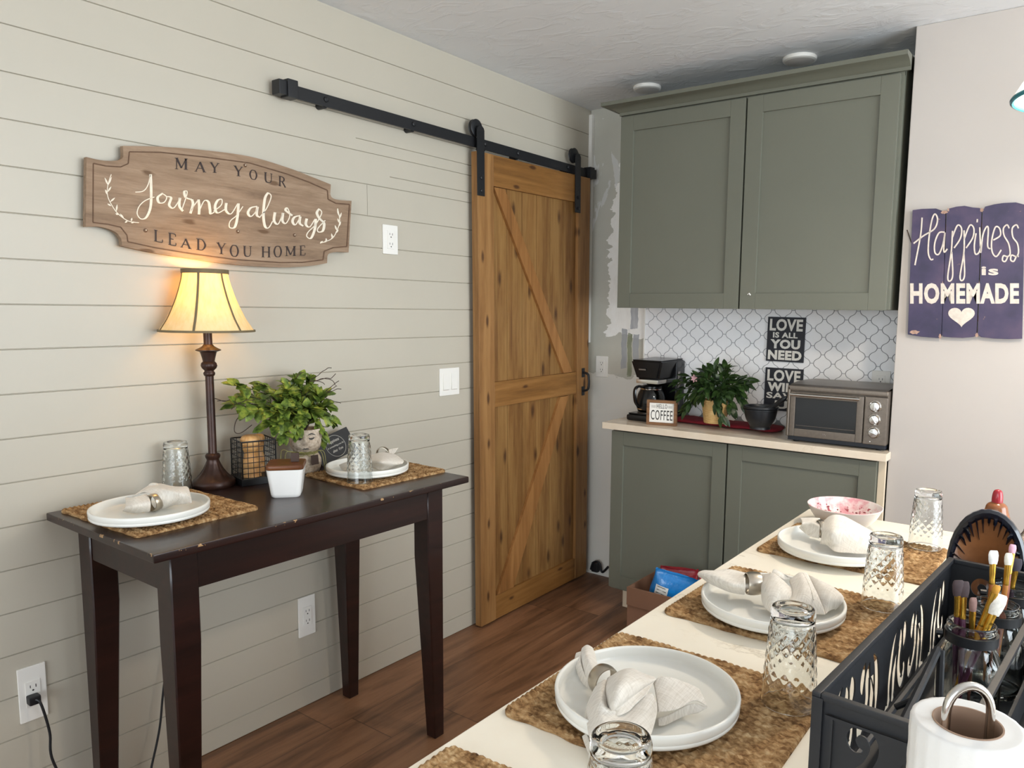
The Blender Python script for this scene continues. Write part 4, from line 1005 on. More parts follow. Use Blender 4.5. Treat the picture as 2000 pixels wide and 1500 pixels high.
def canister():
    c = on(561, 966, 'Z', TZ_); a = math.atan2(CAM.y-c.y, CAM.x-c.x)+PI/2-.12
    t = thing('square_canister', tuple(c), 'white square tapered canister with brown wooden lid at the middle of the console table', 'canister', rz=a)
    b = MB(); rows = []
    def sqr(s_, z, r=.012, n=6):
        P = []
        for qx, qy, a0 in ((1, -1, -90), (1, 1, 0), (-1, 1, 90), (-1, -1, 180)):
            for i in range(n+1): an = math.radians(a0+90*i/n); P.append((qx*(s_-r)+r*math.cos(an), qy*(s_-r)+r*math.sin(an), z))
        return P
    for s_, z in ((.0345, 0), (.0375, .003), (.039, .01), (.0475, .076), (.0478, .078), (.0455, .078), (.037, .012)): rows.append(sqr(s_, z))
    b.grid(rows, closed_u=True); b.add(rows[0], [tuple(reversed(range(len(rows[0]))))]); b.add(rows[-1], [tuple(range(len(rows[0])))])
    b.build('ceramic_body', simple('white_canister_glaze', '#eceae6', .25, var=.01), None, angle=50).parent = t
    l = MB(); rows = [sqr(s_, z) for s_, z in ((.044, .07), (.0445, .0785), (.0475, .0787), (.049, .081), (.049, .0895), (.0475, .0915))]
    l.grid(rows, closed_u=True); l.add(rows[0], [tuple(reversed(range(len(rows[0]))))]); l.add(rows[-1], [tuple(range(len(rows[0])))])
    lid = l.build('wooden_lid', wood('walnut_lid', [(.3, '#3f2414'), (.5, '#6b3f24'), (.7, '#85532f')], 'X', 1.3, .35), None, angle=40); lid.parent = t
    MB().box(.012, .034, -.004, .006, .0917, .117, .002).build('lid_handle', simple('dark_walnut', '#3a261b', .5, var=.2), None).parent = lid
canister()

def plaque():
    tl, tr, bl = on(620, 863, 'X', .048), on(686, 832, 'X', .048), on(630, 911, 'X', .082)
    ex = (tr-tl).normalized(); ez = (tl-bl); ez = (ez-ex*ez.dot(ex)).normalized(); en = ex.cross(ez)*-1
    if en.x < 0: en = -en
    W, Hh = (tr-tl).length*1.06, .085
    t = thing('small_plaque', tuple(bl), 'small tilted black plaque with white circle and script leaning on the shiplap', 'plaque')
    M_ = frame(bl, ex, en, ez)
    MB().box(0, W, -.012, 0, 0, Hh, .001, M_).build('panel', simple('slate_black', '#1d1d1f', .6, var=.1, scale=40), t)
    m_w = simple('chalk_white', '#c9c5bc', .7)
    ci = MB(); cx, cz, r = W*.53, Hh*.49, Hh*.43
    ci.tube([tuple(M_ @ Vector((cx+r*math.cos(a), .0004, cz+r*math.sin(a)))) for a in [2*PI*i/48 for i in range(48)]], .0006, 5, closed=True); ci.build('circle_line', m_w, t)
    tx = MB()
    for s_, x0, x1, z0, z1 in (('Happiness', -.68, .62, .28, .66), ('is something you ha', -.9, .9, -.08, .13), ('about', -.55, -.05, -.5, -.24), ('if you', .1, .58, -.55, -.24)):
        vs, fs = text_mesh(s_); tx.add([M_ @ Vector((cx+r*(x0+(x1-x0)*v.x)+.0035*(v.y-.5), .0004+.0005*v.z, cz+r*(z0+(z1-z0)*v.y))) for v in vs], fs)
    tx.build('script_lettering', m_w, t, smooth=False)
plaque()

# ------------------------------------------------------------------ worktop: coffee corner
m_blkplastic = simple('gloss_black_plastic', '#0d0e11', .22, var=.05, spec=.5)
m_steel = simple('brushed_steel', '#8b8580', .32, metal=.9, var=.06, scale=60)
m_steelw = simple('warm_brushed_steel', '#7d7369', .36, metal=.85, var=.08, scale=90)
m_chrome = simple('chrome', '#d6d4d0', .12, metal=1.0, var=.02)
def coffee_maker():
    t = thing('coffee_maker', (.474, -.14, ZC), 'black drip coffee maker with silver band beside the hello coffee sign', 'coffee maker')
    z = ZC+.0003; xc = .470; yc = -.178
    b = MB(); b.box(.391, .556, -.262, -.014, z, z+.028, .01); b.box(.397, .55, -.252, -.05, z+.028, z+.034, .004); b.build('base', m_blkplastic, t)
    h = MB(); h.lathe([(.061, 0), (.061, .002), (.055, .0025), (.0, .0025)], 32, T(xc, yc, z+.034), 0, None, False, False); h.build('warming_plate', m_steel, t)
    w = MB(); w.box(.397, .556, -.096, -.014, z+.028, z+.268, .008); w.build('water_tank', m_blkplastic, t)
    d = MB()
    vs = [(.418, -.222, z+.185), (.526, -.222, z+.185), (.54, -.05, z+.185), (.405, -.05, z+.185), (.392, -.24, z+.274), (.555, -.24, z+.274), (.556, -.016, z+.277), (.393, -.016, z+.277)]
    bm = bmesh.new(); vv = [bm.verts.new(q) for q in vs]
    for f in ((3, 2, 1, 0), (4, 5, 6, 7), (0, 1, 5, 4), (1, 2, 6, 5), (2, 3, 7, 6), (3, 0, 4, 7)): bm.faces.new([vv[i] for i in f])
    bmesh.ops.bevel(bm, geom=list(bm.edges), offset=.009, segments=3, affect='EDGES'); d.addbm(bm); d.build('brew_head', m_blkplastic, t)
    MB().box(.417, .528, -.224, -.09, z+.168, z+.186, .003).build('silver_band', m_chrome, t)
    MB().box(.437, .472, -.2385, -.233, z+.228, z+.235, .0015).build('badge', m_steel, t)
    MB().box(.556, .559, -.085, -.066, z+.066, z+.22, .001).build('water_gauge', m_steel, t)
    c = thing('coffee_carafe', (xc, yc, z+.0372), 'glass coffee carafe with black handle sitting in the coffee maker', 'carafe')
    M_ = T(xc, yc, z+.0372); g = MB(); k_ = 1.08
    g.lathe(cr([(r*k_, h*k_) for r, h in [(.046, 0), (.055, .004), (.062, .025), (.0625, .045), (.056, .075), (.046, .095), (.043, .1), (.041, .1), (.044, .094), (.054, .074), (.0605, .045), (.06, .025), (.053, .006), (.0, .004)]], 3), 48, M_, 0, None, True, False)
    g.build('glass_bowl', mk_glass('smoked_carafe_glass', '#6b6f73'), c)
    k = MB(); k.lathe([(.046, .1085), (.049, .112), (.049, .117), (.032, .123), (.0, .124)], 36, M_, 0, None, True, False); k.build('lid', m_blkplastic, c)
    k = MB(); k.lathe([(.0492, .1015), (.0506, .104), (.0506, .108), (.0492, .108)], 40, M_, 0, None, False, False); k.build('collar', m_chrome, c)
    k = MB(); k.tube(cr([(xc-.018, yc-.046, z+.152), (xc-.03, yc-.068, z+.155), (xc-.034, yc-.088, z+.137), (xc-.032, yc-.084, z+.088), (xc-.02, yc-.066, z+.06)], 5), .009, 8, flat=.7); k.build('handle', m_blkplastic, c)
coffee_maker()

def hello_sign():
    a = math.radians(14); p = on(1262, 829, 'Z', ZC); p.z = ZC+.0005; W, Hh = .133, .109
    t = thing('framed_sign', tuple(p), 'small wood framed hello coffee sign leaning at the worktop corner', 'sign', rz=a)
    mf = wood('rustic_frame', [(.3, '#4d3322'), (.5, '#7a5638'), (.7, '#93704d')], 'X', 1.5, .7, stretch=8)
    f = MB(); w = .012
    f.box(0, W, 0, .02, 0, w, .001); f.box(0, W, 0, .02, Hh-w, Hh, .001); f.box(0, w, 0, .02, w, Hh-w, .001); f.box(W-w, W, 0, .02, w, Hh-w, .001)
    f.build('frame', mf, None).parent = t
    MB().box(w-.001, W-w+.001, .006, .014, w-.001, Hh-w+.001).build('panel', simple('white_board', '#e6e2da', .6, var=.02), None).parent = t
    m = MB()
    def put(s_, x0, x1, z0, z1, bold=0.0):
        vs, fs = text_mesh(s_, bold, .05, 1.15); m.add([Vector((x0+(x1-x0)*v.x, .006-.0008*v.z, z0+(z1-z0)*v.y)) for v in vs], fs)
    put('HELLO', W*.33, W*.68, Hh*.67, Hh*.84); put('COFFEE', W*.14, W*.86, Hh*.2, Hh*.6, .004)
    for z in (.77, .735, .7):
        for x0, x1 in ((.15, .3), (.71, .85)): m.box(W*x0, W*x1, .0052, .006, Hh*z, Hh*z+.0009)
    m.build('lettering', m_slot, None, smooth=False).parent = t
hello_sign()

def red_towel():
    m_red = simple('red_cotton', '#7e1220', .9, var=.12, scale=50, bump=.3, bscale=260)
    mb = MB(); rows = []; n = 46; x0, x1 = .585, 1.07
    for i in range(n+1):
        u = i/n; x = x0+(x1-x0)*u; yc = -.125-.012*u+.004*math.sin(u*19); row = []
        e = min(1, min(u, 1-u)/.03); e = max(.05, e)**.5
        for k in range(24):
            a = 2*PI*k/24; ca, sa = math.cos(a), math.sin(a)
            w = .066*e; hh = .0112*e*(1+.12*math.sin(u*23)+.08*math.sin(u*41+k))
            y = yc+math.copysign(abs(ca)**.7, ca)*w; z = ZC+.0115+math.copysign(abs(sa)**.8, sa)*hh
            if ca > .6 and u < .5: z += .008*(ca-.6)*(1-u)
            row.append((x, y, max(ZC+.0003, z)))
        rows.append(row)
    mb.grid(rows, closed_u=True); mb.add(rows[0], [tuple(range(24))]); mb.add(rows[-1], [tuple(reversed(range(24)))])
    tag(mb.build('folded_towel', m_red, origin=((x0+x1)/2, -.13, ZC), angle=70), 'dark red folded towel under the potted plant and the mortar', 'towel')
red_towel()

def potted_plant():
    c = on(1396, 826, 'Z', ZC+.024); c.y = min(c.y, -.105); z0 = ZC+.0252
    t = thing('potted_plant', (c.x, c.y, z0), 'dark green leafy plant in a tan ribbed pot on the red towel', 'plant')
    p = MB(); prof = [(.0, 0), (.041, 0), (.043, .003), (.0455, .028), (.0462, .031), (.0475, .034), (.0468, .037), (.05, .062), (.0512, .064), (.052, .067), (.0513, .07), (.0525, .084), (.0545, .088), (.0545, .092), (.051, .092), (.049, .08), (.0, .078)]
    def mk():
        N = Nodes('tan_wicker_pot'); cc = N.coord(); w = N.n('ShaderNodeTexWave'); w.inputs['Scale'].default_value = 70; w.bands_direction = 'Z'; w.inputs['Distortion'].default_value = 1.5; N.l(cc, w.inputs['Vector'])
        N.color(N.ramp(N.math('ADD', N.math('MULTIPLY', w.outputs['Fac'], .5), N.math('MULTIPLY', N.noise(cc, 60, 3), .5)), [(.25, '#a97f45'), (.55, '#cfa96c'), (.8, '#dcbd86')])).set(rough=.6); N.bump(w.outputs['Fac'], .3, .001); return N.mat
    p.lathe([(r*1.1, z*1.08) for r, z in prof], 40, T(c.x, c.y, z0), 0, None, False, False); p.build('pot', mk(), t)
    so = MB(); so.lathe([(.0, .0855), (.0535, .085)], 24, T(c.x, c.y, z0), 0, None, False, False); so.build('soil', simple('potting_soil', '#2b2019', .95, var=.3, scale=80), t)
    rr = random.Random(4); lv = MB(); st = MB(); top = Vector((c.x, c.y, z0+.088))
    def at(u, v): return on(u, v, 'Y', c.y)
    tips = [(1325, 745, 0), (1322, 762, .03), (1340, 735, .02), (1345, 770, -.04), (1352, 795, -.05), (1358, 740, 0), (1372, 728, .03), (1385, 735, -.05), (1395, 722, 0), (1412, 722, .02), (1405, 745, -.07), (1425, 735, 0), (1440, 745, .03), (1455, 742, 0), (1462, 750, -.02), (1446, 764, 0), (1450, 782, 0), (1430, 792, -.02), (1420, 808, -.06), (1412, 785, -.07), (1385, 770, -.08), (1370, 765, -.06), (1430, 765, -.08), (1360, 785, -.06), (1395, 755, -.08), (1340, 752, .05), (1440, 780, .04)]
    for u, v, dy in tips:
        e = at(u, v)+Vector((0, dy, 0)); e.y = min(e.y, -.055); m_ = top.lerp(e, .5)+Vector((0, 0, .03 if v < 775 else .055))
        P = [Vector(q) for q in cr([tuple(top), tuple(m_), tuple(e)], 5)]; st.tube(P, .0016, 5)
        for i in range(3, len(P)):
            d0 = (P[i]-P[i-1]).normalized()
            for s_ in range(2 if i < len(P)-1 else 3):
                d = (d0+Vector((rr.uniform(-.9, .9), rr.uniform(-.9, .7), rr.uniform(-.8, .45)))).normalized(); L = rr.uniform(.036, .06)
                if P[i].y+d.y*L > -.02: d.y = -abs(d.y)*.4
                leaf(lv, P[i], d, (rr.uniform(-.4, .4), -.6+rr.uniform(-.3, .3), 1), L, L*rr.uniform(.36, .5), bend=.3)
    lv.build('leaves', m_leaf2, t, angle=80); st.build('stems', simple('green_stem', '#33431f', .6), t)
    f = MB(); q = at(1364, 738)+Vector((0, -.03, 0))
    for k in range(7): leaf(f, q, (math.cos(k*.9), -.6, math.sin(k*.9)*.9), (0, -1, .2), .02, .011, bend=.1)
    f.build('pink_flower', simple('pink_petals', '#e7b7bd', .6, var=.15, scale=60), t, angle=80)
potted_plant()

def mortar():
    c = on(1484, 838, 'Z', ZC+.024); c.y = min(c.y, -.115); z0 = ZC+.0252; k9 = 1.1; M_ = T(c.x, c.y, z0)
    m_st = simple('black_stone', '#1a1c20', .4, var=.15, scale=60)
    t = thing('stone_mortar', (c.x, c.y, z0), 'black stone mortar bowl on the red towel left of the toaster oven', 'mortar')
    b = MB(); b.lathe(cr([(r*k9, h*k9) for r, h in [(.0, 0), (.034, 0), (.037, .003), (.036, .009), (.041, .018), (.052, .036), (.058, .058), (.0605, .074), (.0635, .078), (.0635, .083), (.0605, .085), (.0555, .083), (.052, .06), (.04, .032), (.0, .018)]], 3), 48, M_, 0, None, False, False); b.build('bowl', m_st, t)
    s_ = MB(); s_.lathe([(r*k9, h*k9) for r, h in [(.0595, .0695), (.0632, .0715), (.0632, .0735), (.06, .0755)]], 48, M_, 0, None, False, False); s_.build('rim_band', m_st, t)
    p0 = Vector((c.x-.008, c.y-.005, z0+.044)); p1 = on(1527, 782, 'Y', c.y-.02); d = (p1-p0).normalized()
    k = thing('pestle', tuple(p0), 'black stone pestle leaning out of the mortar towards the toaster oven', 'pestle')
    q = MB(); P = [p0+d*(.155*i/14) for i in range(15)]
    q.tube(P, [.006, .012, .0145, .015, .0135, .011, .0095, .009, .0088, .009, .0095, .0102, .0105, .009, .004], 14); q.build('shaft', m_st, k)
mortar()

def toaster_oven():
    x0, x1, yf, yb, z0, z1 = 1.156, 1.5205, -.352, -.045, ZC+.022, ZC+.218
    t = thing('toaster_oven', ((x0+x1)/2, -.2, ZC), 'stainless steel toaster oven with three knobs at the right end of the worktop', 'toaster oven')
    b = MB(); b.box(x0, x1, yf+.012, yb, z0, z1, .006); 
    tp = [[(x0+.004, y, z1-.002+h), (x1-.004, y, z1-.002+h)] for y, h in ((yf+.014, 0), (yf+.03, .006), (-.25, .0105), (-.16, .0105), (yb+.02, .006), (yb+.004, 0))]
    b.grid(tp); b.build('body', m_steelw, t)
    ft = MB(); ft.box(x0+.004, x1-.004, yf+.018, yb+.01, ZC+.006, z0+.001, .002); ft.build('dark_plinth', simple('navy_black_plastic', '#151b26', .4), t)
    for x in (x0+.03, x1-.03):
        for y in (yf+.04, yb-.03):
            f = MB(); f.lathe([(.011, 0), (.012, .007)], 16, T(x, y, ZC+.0003)); f.build('foot', m_black, t)
    # front frame, door, control panel
    f = MB(); f.box(x0, x0+.012, yf+.0, yf+.014, z0, z1-.002, .004); f.box(x0, x1, yf, yf+.014, z1-.02, z1, .005); f.build('front_frame', m_steelw, t)
    dx0, dx1 = x0+.014, x0+.283; dz0, dz1 = z0+.003, z1-.023; wx0, wx1, wz0, wz1 = dx0+.02, dx1-.024, dz0+.03, dz1-.022
    d = MB(); d.box(dx0, wx0, yf-.004, yf+.011, dz0, dz1, .002); d.box(wx1, dx1, yf-.004, yf+.011, dz0, dz1, .002); d.box(wx0, wx1, yf-.004, yf+.011, dz0, wz0, .002); d.box(wx0, wx1, yf-.004, yf+.011, wz1, dz1, .002)
    do = d.build('door', m_steelw, t)
    N = Nodes('dark_oven_glass'); N.color('#11161c').set(rough=.06, spec=.7); 
    MB().box(wx0-.002, wx1+.002, yf+.001, yf+.005, wz0-.002, wz1+.002).build('window', N.mat, do)
    h = MB(); h.tube([(dx0+.006, yf-.026, dz1-.009), (dx1-.01, yf-.026, dz1-.009)], .0055, 12)
    for x in (dx0+.012, dx1-.018): h.box(x-.006, x+.006, yf-.028, yf-.003, dz1-.015, dz1-.003, .002)
    h.build('handle', m_chrome, do)
    rk = MB(); rk.tube([(wx0+.004, yf+.0002, wz0+.012), (wx1-.004, yf+.0002, wz0+.012)], .0011, 6); rk.build('rack_edge', m_steel, do)
    lg = MB(); lg.tube(cr([((dx0+dx1)/2-.006, yf-.0045, dz0+.02), ((dx0+dx1)/2-.003, yf-.0045, dz0+.013), ((dx0+dx1)/2, yf-.0045, dz0+.019), ((dx0+dx1)/2+.005, yf-.0045, dz0+.012)], 4), .0008, 6); lg.build('emblem', m_steel, do)
    c = MB(); c.box(dx1+.003, x1, yf-.002, yf+.014, z0+.001, z1-.022, .003); co = c.build('control_panel', m_steelw, t)
    kx = (dx1+.003+x1)/2-.002
    for i, kz in enumerate((z1-.055, z1-.103, z1-.15)):
        k = MB(); k.lathe([(.0205, 0), (.0205, .002), (.0183, .003), (.0172, .014), (.015, .0165), (.0, .017)], 36, frame((kx, yf-.0022, kz), (1, 0, 0), (0, 0, 1), (0, -1, 0)), 0, None, True, False)
        k.box(-.0022, .0022, -.014, .014, .0165, .0205, .0008, frame((kx, yf-.0022, kz), (1, 0, 0), (0, 0, 1), (0, -1, 0)) @ RZ(.6*i)); k.build('knob', m_chrome, co)
        tk = MB()
        for a in range(9):
            an = math.radians(-120+30*a+90); tk.box(-.0004, .0004, -.0022, .0022, 0, .0004, 0, frame((kx+.024*math.cos(an), yf-.0022, kz+.024*math.sin(an)), (math.sin(an), 0, -math.cos(an)), (math.cos(an), 0, math.sin(an)), (0, -1, 0)))
        tk.build('dial_marks', m_slot, co, smooth=False)
    li = MB(); li.ball((kx-.012, yf-.003, z0+.012), .002, .002, .002, 8, 6); li.build('indicator_light', m_white, co)
toaster_oven()

# ------------------------------------------------------------------ signs on the tiles and on the warm wall
m_signblack = simple('sign_black_board', '#191b24', .55, var=.1, scale=40)
m_signwhite = simple('sign_white_letters', '#dcd9d0', .6, var=.06, scale=60)
def love_sign(x0, x1, z0, z1, rows, label, tilt):
    t = thing('word_sign', ((x0+x1)/2, -.0098, z0), label, 'sign')
    W, Hh = x1-x0, z1-z0; M_ = T((x0+x1)/2, 0, z0) @ RY(tilt) @ T(-W/2, 0, 0)
    MB().box(0, W, -.018, -.0098, 0, Hh, .0008, M_).build('board', m_signblack, t)
    m = MB()
    for s_, a, b, c, d, bo in rows:
        vs, fs = text_mesh(s_, bo, .05, 1.08); m.add([M_ @ Vector((W*(a+(b-a)*v.x), -.018-.0008*v.z, Hh*(c+(d-c)*v.y))) for v in vs], fs)
    m.build('lettering', m_signwhite, t, smooth=False)
a, b = on(1499.5, 619, 'Y', -.018), on(1567.5, 708.5, 'Y', -.018)
love_sign(a.x, b.x+.002, b.z, a.z, [('LOVE', .06, .94, .69, .96, .035), ('IS ALL', .16, .82, .535, .66, .035), ('YOU', .1, .9, .29, .50, .05), ('NEED', .05, .95, .04, .255, .05)], 'black and white LOVE IS ALL YOU NEED sign on the tile backsplash', math.radians(.6))
a, b = on(1494.8, 717.5, 'Y', -.018), on(1564, 806, 'Y', -.018)
love_sign(a.x, b.x, b.z, a.z, [('LOVE', .06, .94, .69, .96, .035), ('WILL', .08, .92, .45, .66, .05), ('SAVE', .06, .94, .28, .425, .03), ('US', .3, .92, .05, .24, .04)], 'black and white LOVE WILL sign half hidden behind the toaster oven', math.radians(.4))

def happiness_sign():
    YF = SY-.02
    def W(x, y, Y=YF): return on(1740+x/5, 380+y/5, 'Y', Y)
    c = W(700, 1390); t = thing('plank_sign', (c.x, SY-.001, c.z), 'dark blue three-plank Happiness is HOMEMADE sign on the warm wall at right', 'sign')
    def mk():
        N = Nodes('worn_navy_planks'); cc = N.coord()
        col = N.ramp(N.noise(cc, 9, 4), [(.35, '#2c2a44'), (.5, '#3a3350'), (.65, '#4a3e58')])
        w = N.noise(cc, 55, 6, .7)
        col = N.mix(N.ramp(w, [(.66, (0, 0, 0, 1)), (.72, (1, 1, 1, 1))]), col, '#8f7468')
        N.color(col).set(rough=.6); N.bump(w, .2, .001); return N.mat
    m_pl = mk(); m_ed = simple('worn_plank_edge', '#a58676', .8, var=.3, scale=120)
    planks = [[(212, 152), (300, 140), (440, 136), (500, 158), (532, 182), (520, 700), (492, 1375), (470, 1402), (380, 1396), (290, 1388), (165, 1366), (185, 800)],
              [(545, 180), (562, 138), (640, 118), (720, 110), (800, 126), (868, 132), (885, 170), (860, 800), (835, 1372), (800, 1392), (700, 1400), (600, 1396), (512, 1388), (498, 1365), (525, 700)],
              [(897, 165), (920, 118), (1010, 95), (1100, 82), (1220, 76), (1306, 98), (1295, 700), (1280, 1408), (1150, 1412), (1000, 1406), (880, 1392), (848, 1366), (872, 800)]]
    for P in planks:
        pts = [W(*q) for q in P]; b = MB(); b.prism([(q.x, q.z) for q in pts], 0, .014, frame((0, YF+.014, 0), (1, 0, 0), (0, 0, 1), (0, -1, 0))); b.build('plank', m_pl, t, angle=30)
    for x, y, rx, ry in ((520, 172, 40, 20), (560, 150, 12, 22), (888, 150, 24, 22), (235, 1345, 60, 28), (480, 1385, 18, 30), (838, 1372, 20, 28), (505, 900, 7, 60), (862, 900, 5, 70), (520, 500, 6, 70)):
        m = MB(); rr = random.Random(x); P = [(x+rx*math.cos(a)*rr.uniform(.5, 1), y+ry*math.sin(a)*rr.uniform(.5, 1)) for a in [2*PI*k/14 for k in range(14)]]
        pts = [W(*q) for q in P]; m.prism([(q.x, q.z) for q in pts], 0, .0004, frame((0, YF-.0001, 0), (1, 0, 0), (0, 0, 1), (0, -1, 0))); m.build('worn_patch', m_ed, t, smooth=False)
    bt = MB(); 
    for y in (330, 1200): q0, q1 = W(215, y), W(1270, y); bt.box(q0.x, q1.x, SY-.0005, YF+.0135, q0.z-.01, q0.z+.01)
    bt.build('back_batten', m_ed, t)
    m_lt = simple('worn_cream_paint', '#cfc4b8', .7, var=.12, scale=70)
    S = [[(305, 225), (290, 400), (235, 690)], [(222, 478), (320, 402), (425, 335), (456, 245), (432, 190), (402, 245), (375, 400), (365, 560), (388, 632), (415, 630)],
         [(525, 368), (470, 375), (430, 470), (430, 565), (468, 582), (508, 490), (528, 372)], [(528, 372), (518, 555), (552, 530)], [(602, 355), (590, 560), (556, 800), (576, 845), (604, 785), (594, 560)], [(600, 420), (650, 302), (690, 330), (680, 425), (618, 522)],
         [(715, 350), (714, 560), (676, 795), (696, 840), (720, 780), (712, 560)], [(714, 440), (770, 302), (810, 330), (800, 420), (735, 522)], [(832, 378), (815, 500), (826, 580), (862, 562), (886, 470)], [(845, 240), (842, 272)],
         [(868, 320), (878, 570)], [(880, 560), (898, 400), (932, 318), (952, 335), (945, 500), (972, 530)], [(1000, 445), (1068, 400), (1062, 332), (1020, 320), (985, 450), (990, 560), (1030, 605), (1078, 540)],
         [(1155, 330), (1135, 296), (1100, 330), (1106, 400), (1150, 480), (1165, 575), (1140, 605), (1100, 598), (1090, 642), (1118, 652), (1142, 606)], [(1246, 330), (1226, 296), (1186, 330), (1192, 415), (1236, 480), (1246, 565), (1225, 605), (1180, 592), (1170, 638), (1200, 652), (1226, 606), (1250, 605)]]
    m = MB(); stroke_polys([[(x, y, 7) for x, y in s_] for s_ in S], W, .0012, (0, -1, 0), m, 7); m.build('script_lettering', m_lt, t, smooth=False)
    m = MB()
    for s_, x0, x1, y0, y1, bo in (('is', 885, 1050, 788, 702, .03), ('HOMEMADE', 188, 1252, 1068, 864, .045)):
        vs, fs = text_mesh(s_, bo, .05, 1.1)
        for v in vs: v.z = v.z
        m.add([W(x0+(x1-x0)*v.x, y0+(y1-y0)*v.y)+Vector((0, -.001*v.z, 0)) for v in vs], fs)
    m.build('block_lettering', m_lt, t, smooth=False)
    P = []
    for k in range(40):
        a = 2*PI*k/40; hx = 16*math.sin(a)**3; hy = 13*math.cos(a)-5*math.cos(2*a)-2*math.cos(3*a)-math.cos(4*a); P.append((690+hx/16*130, 1185-hy*6.6))
    m = MB(); pts = [W(*q) for q in P]; m.prism([(q.x, q.z) for q in pts], 0, .001, frame((0, YF-.0002, 0), (1, 0, 0), (0, 0, 1), (0, -1, 0))); m.build('heart', m_lt, t, smooth=False)
    m = MB(); m.tube([tuple(W(158, 345, SY-.006)), tuple(W(200, 470, SY-.01))], .0016, 6); m.build('hanging_wire', m_twig, t)
happiness_sign()

# ------------------------------------------------------------------ ceiling lights and pendant
for i, (u, v, dia, lab) in enumerate(((1264, 172, .122, 'round white ceiling light nearer the shiplap wall'), (1562, 115.5, .128, 'round white ceiling light above the right cabinet door'))):
    c = on(u, v, 'Z', H-.006); t = thing('ceiling_light', (c.x, c.y, H), lab, 'ceiling light', 'round ceiling lights')
    r = dia/2; a = MB(); a.lathe([(r*.98, 0), (r, -.004), (r*.97, -.012), (r*.86, -.0165), (r*.82, -.0165), (r*.82, 0)], 48, T(c.x, c.y, H-.0003), 0, None, False, False); a.build('trim_ring', m_white, t)
    a = MB(); a.lathe([(r*.84, -.0162), (r*.6, -.0185), (0.0, -.0195)], 48, T(c.x, c.y, H-.0003), 0, None, False, False); a.build('lens', simple('frosted_lens', '#e2dcd6', .5, var=.01), t)
def pendant(cx, cy, zb, label, watts, R=.15):
    t = thing('pendant_lamp', (cx, cy, H), label, 'pendant lamp')
    g = MB(); P = cr([(R, zb), (R*.995, zb+.004), (R*.86, zb+.04), (R*.62, zb+.09), (R*.32, zb+.125), (.03, zb+.135)], 4)
    prof = P+[(r-.004, z-.0015) for r, z in reversed(P)]
    g.lathe(prof, 64, T(cx, cy, 0), 0, None, False, False); g.grid([[(cx+r*math.cos(2*PI*k/64), cy+r*math.sin(2*PI*k/64), z) for k in range(64)] for r, z in (prof[-1], prof[0])], closed_u=True)
    N = Nodes('pale_seeded_glass'); tp = N.n('ShaderNodeBsdfTransparent'); tp.inputs[0].default_value = (.95, .97, .95, 1); N.color('#f4f3ea').set(rough=.1, trans=.2)
    mx = N.n('ShaderNodeMixShader'); mx.inputs[0].default_value = .45; N.l(tp.outputs[0], mx.inputs[1]); N.l(N.b.outputs[0], mx.inputs[2]); N.l(mx.outputs[0], N.out.inputs[0])
    g.build('glass_shade', N.mat, t)
    b = MB(); b.ball((cx, cy, zb+.07), .028, .028, .034, 20, 12); b.lathe([(.013, zb+.09), (.013, zb+.135)], 14, T(cx, cy, 0)); b.build('bulb', mk_emit('warm_pendant_bulb', '#ffe2b8', 3), t)
    l = bpy.data.lights.new('pendant_bulb_light', 'POINT'); l.energy = watts; l.color = (1, .85, .68); l.shadow_soft_size = .05
    lo = bpy.data.objects.new('pendant_bulb_light', l); COL.objects.link(lo); lo.location = (cx, cy, zb+.03)
    r_ = MB(); r_.tube([(cx+(R-.001)*math.cos(2*PI*k/64), cy+(R-.001)*math.sin(2*PI*k/64), zb-.001) for k in range(64)], .0052, 8, closed=True); r_.build('teal_rim', simple('teal_glass_rim', '#2f7f8c', .15, spec=.6), t)
    s = MB(); s.lathe([(.0, zb+.19), (.018, zb+.19), (.026, zb+.17), (.033, zb+.137), (.033, zb+.13), (0.0, zb+.13)], 24, T(cx, cy, 0), 0, None, False, False); s.build('socket_cap', m_steel, t)
    s = MB(); s.tube([(cx, cy, zb+.188), (cx, cy, H-.02)], .003, 8); s.build('cord', m_black, t)
    s = MB(); s.lathe([(.05, H-.0005), (.05, H-.012), (.03, H-.022), (0.0, H-.024)], 24, T(cx, cy, 0), 0, None, False, False); s.build('canopy', m_steel, t)
e = on(1976, 202, 'Y', -1.25); pendant(e.x+.15, -1.25, e.z, 'clear glass pendant shade with teal rim cut by the right edge', 17)

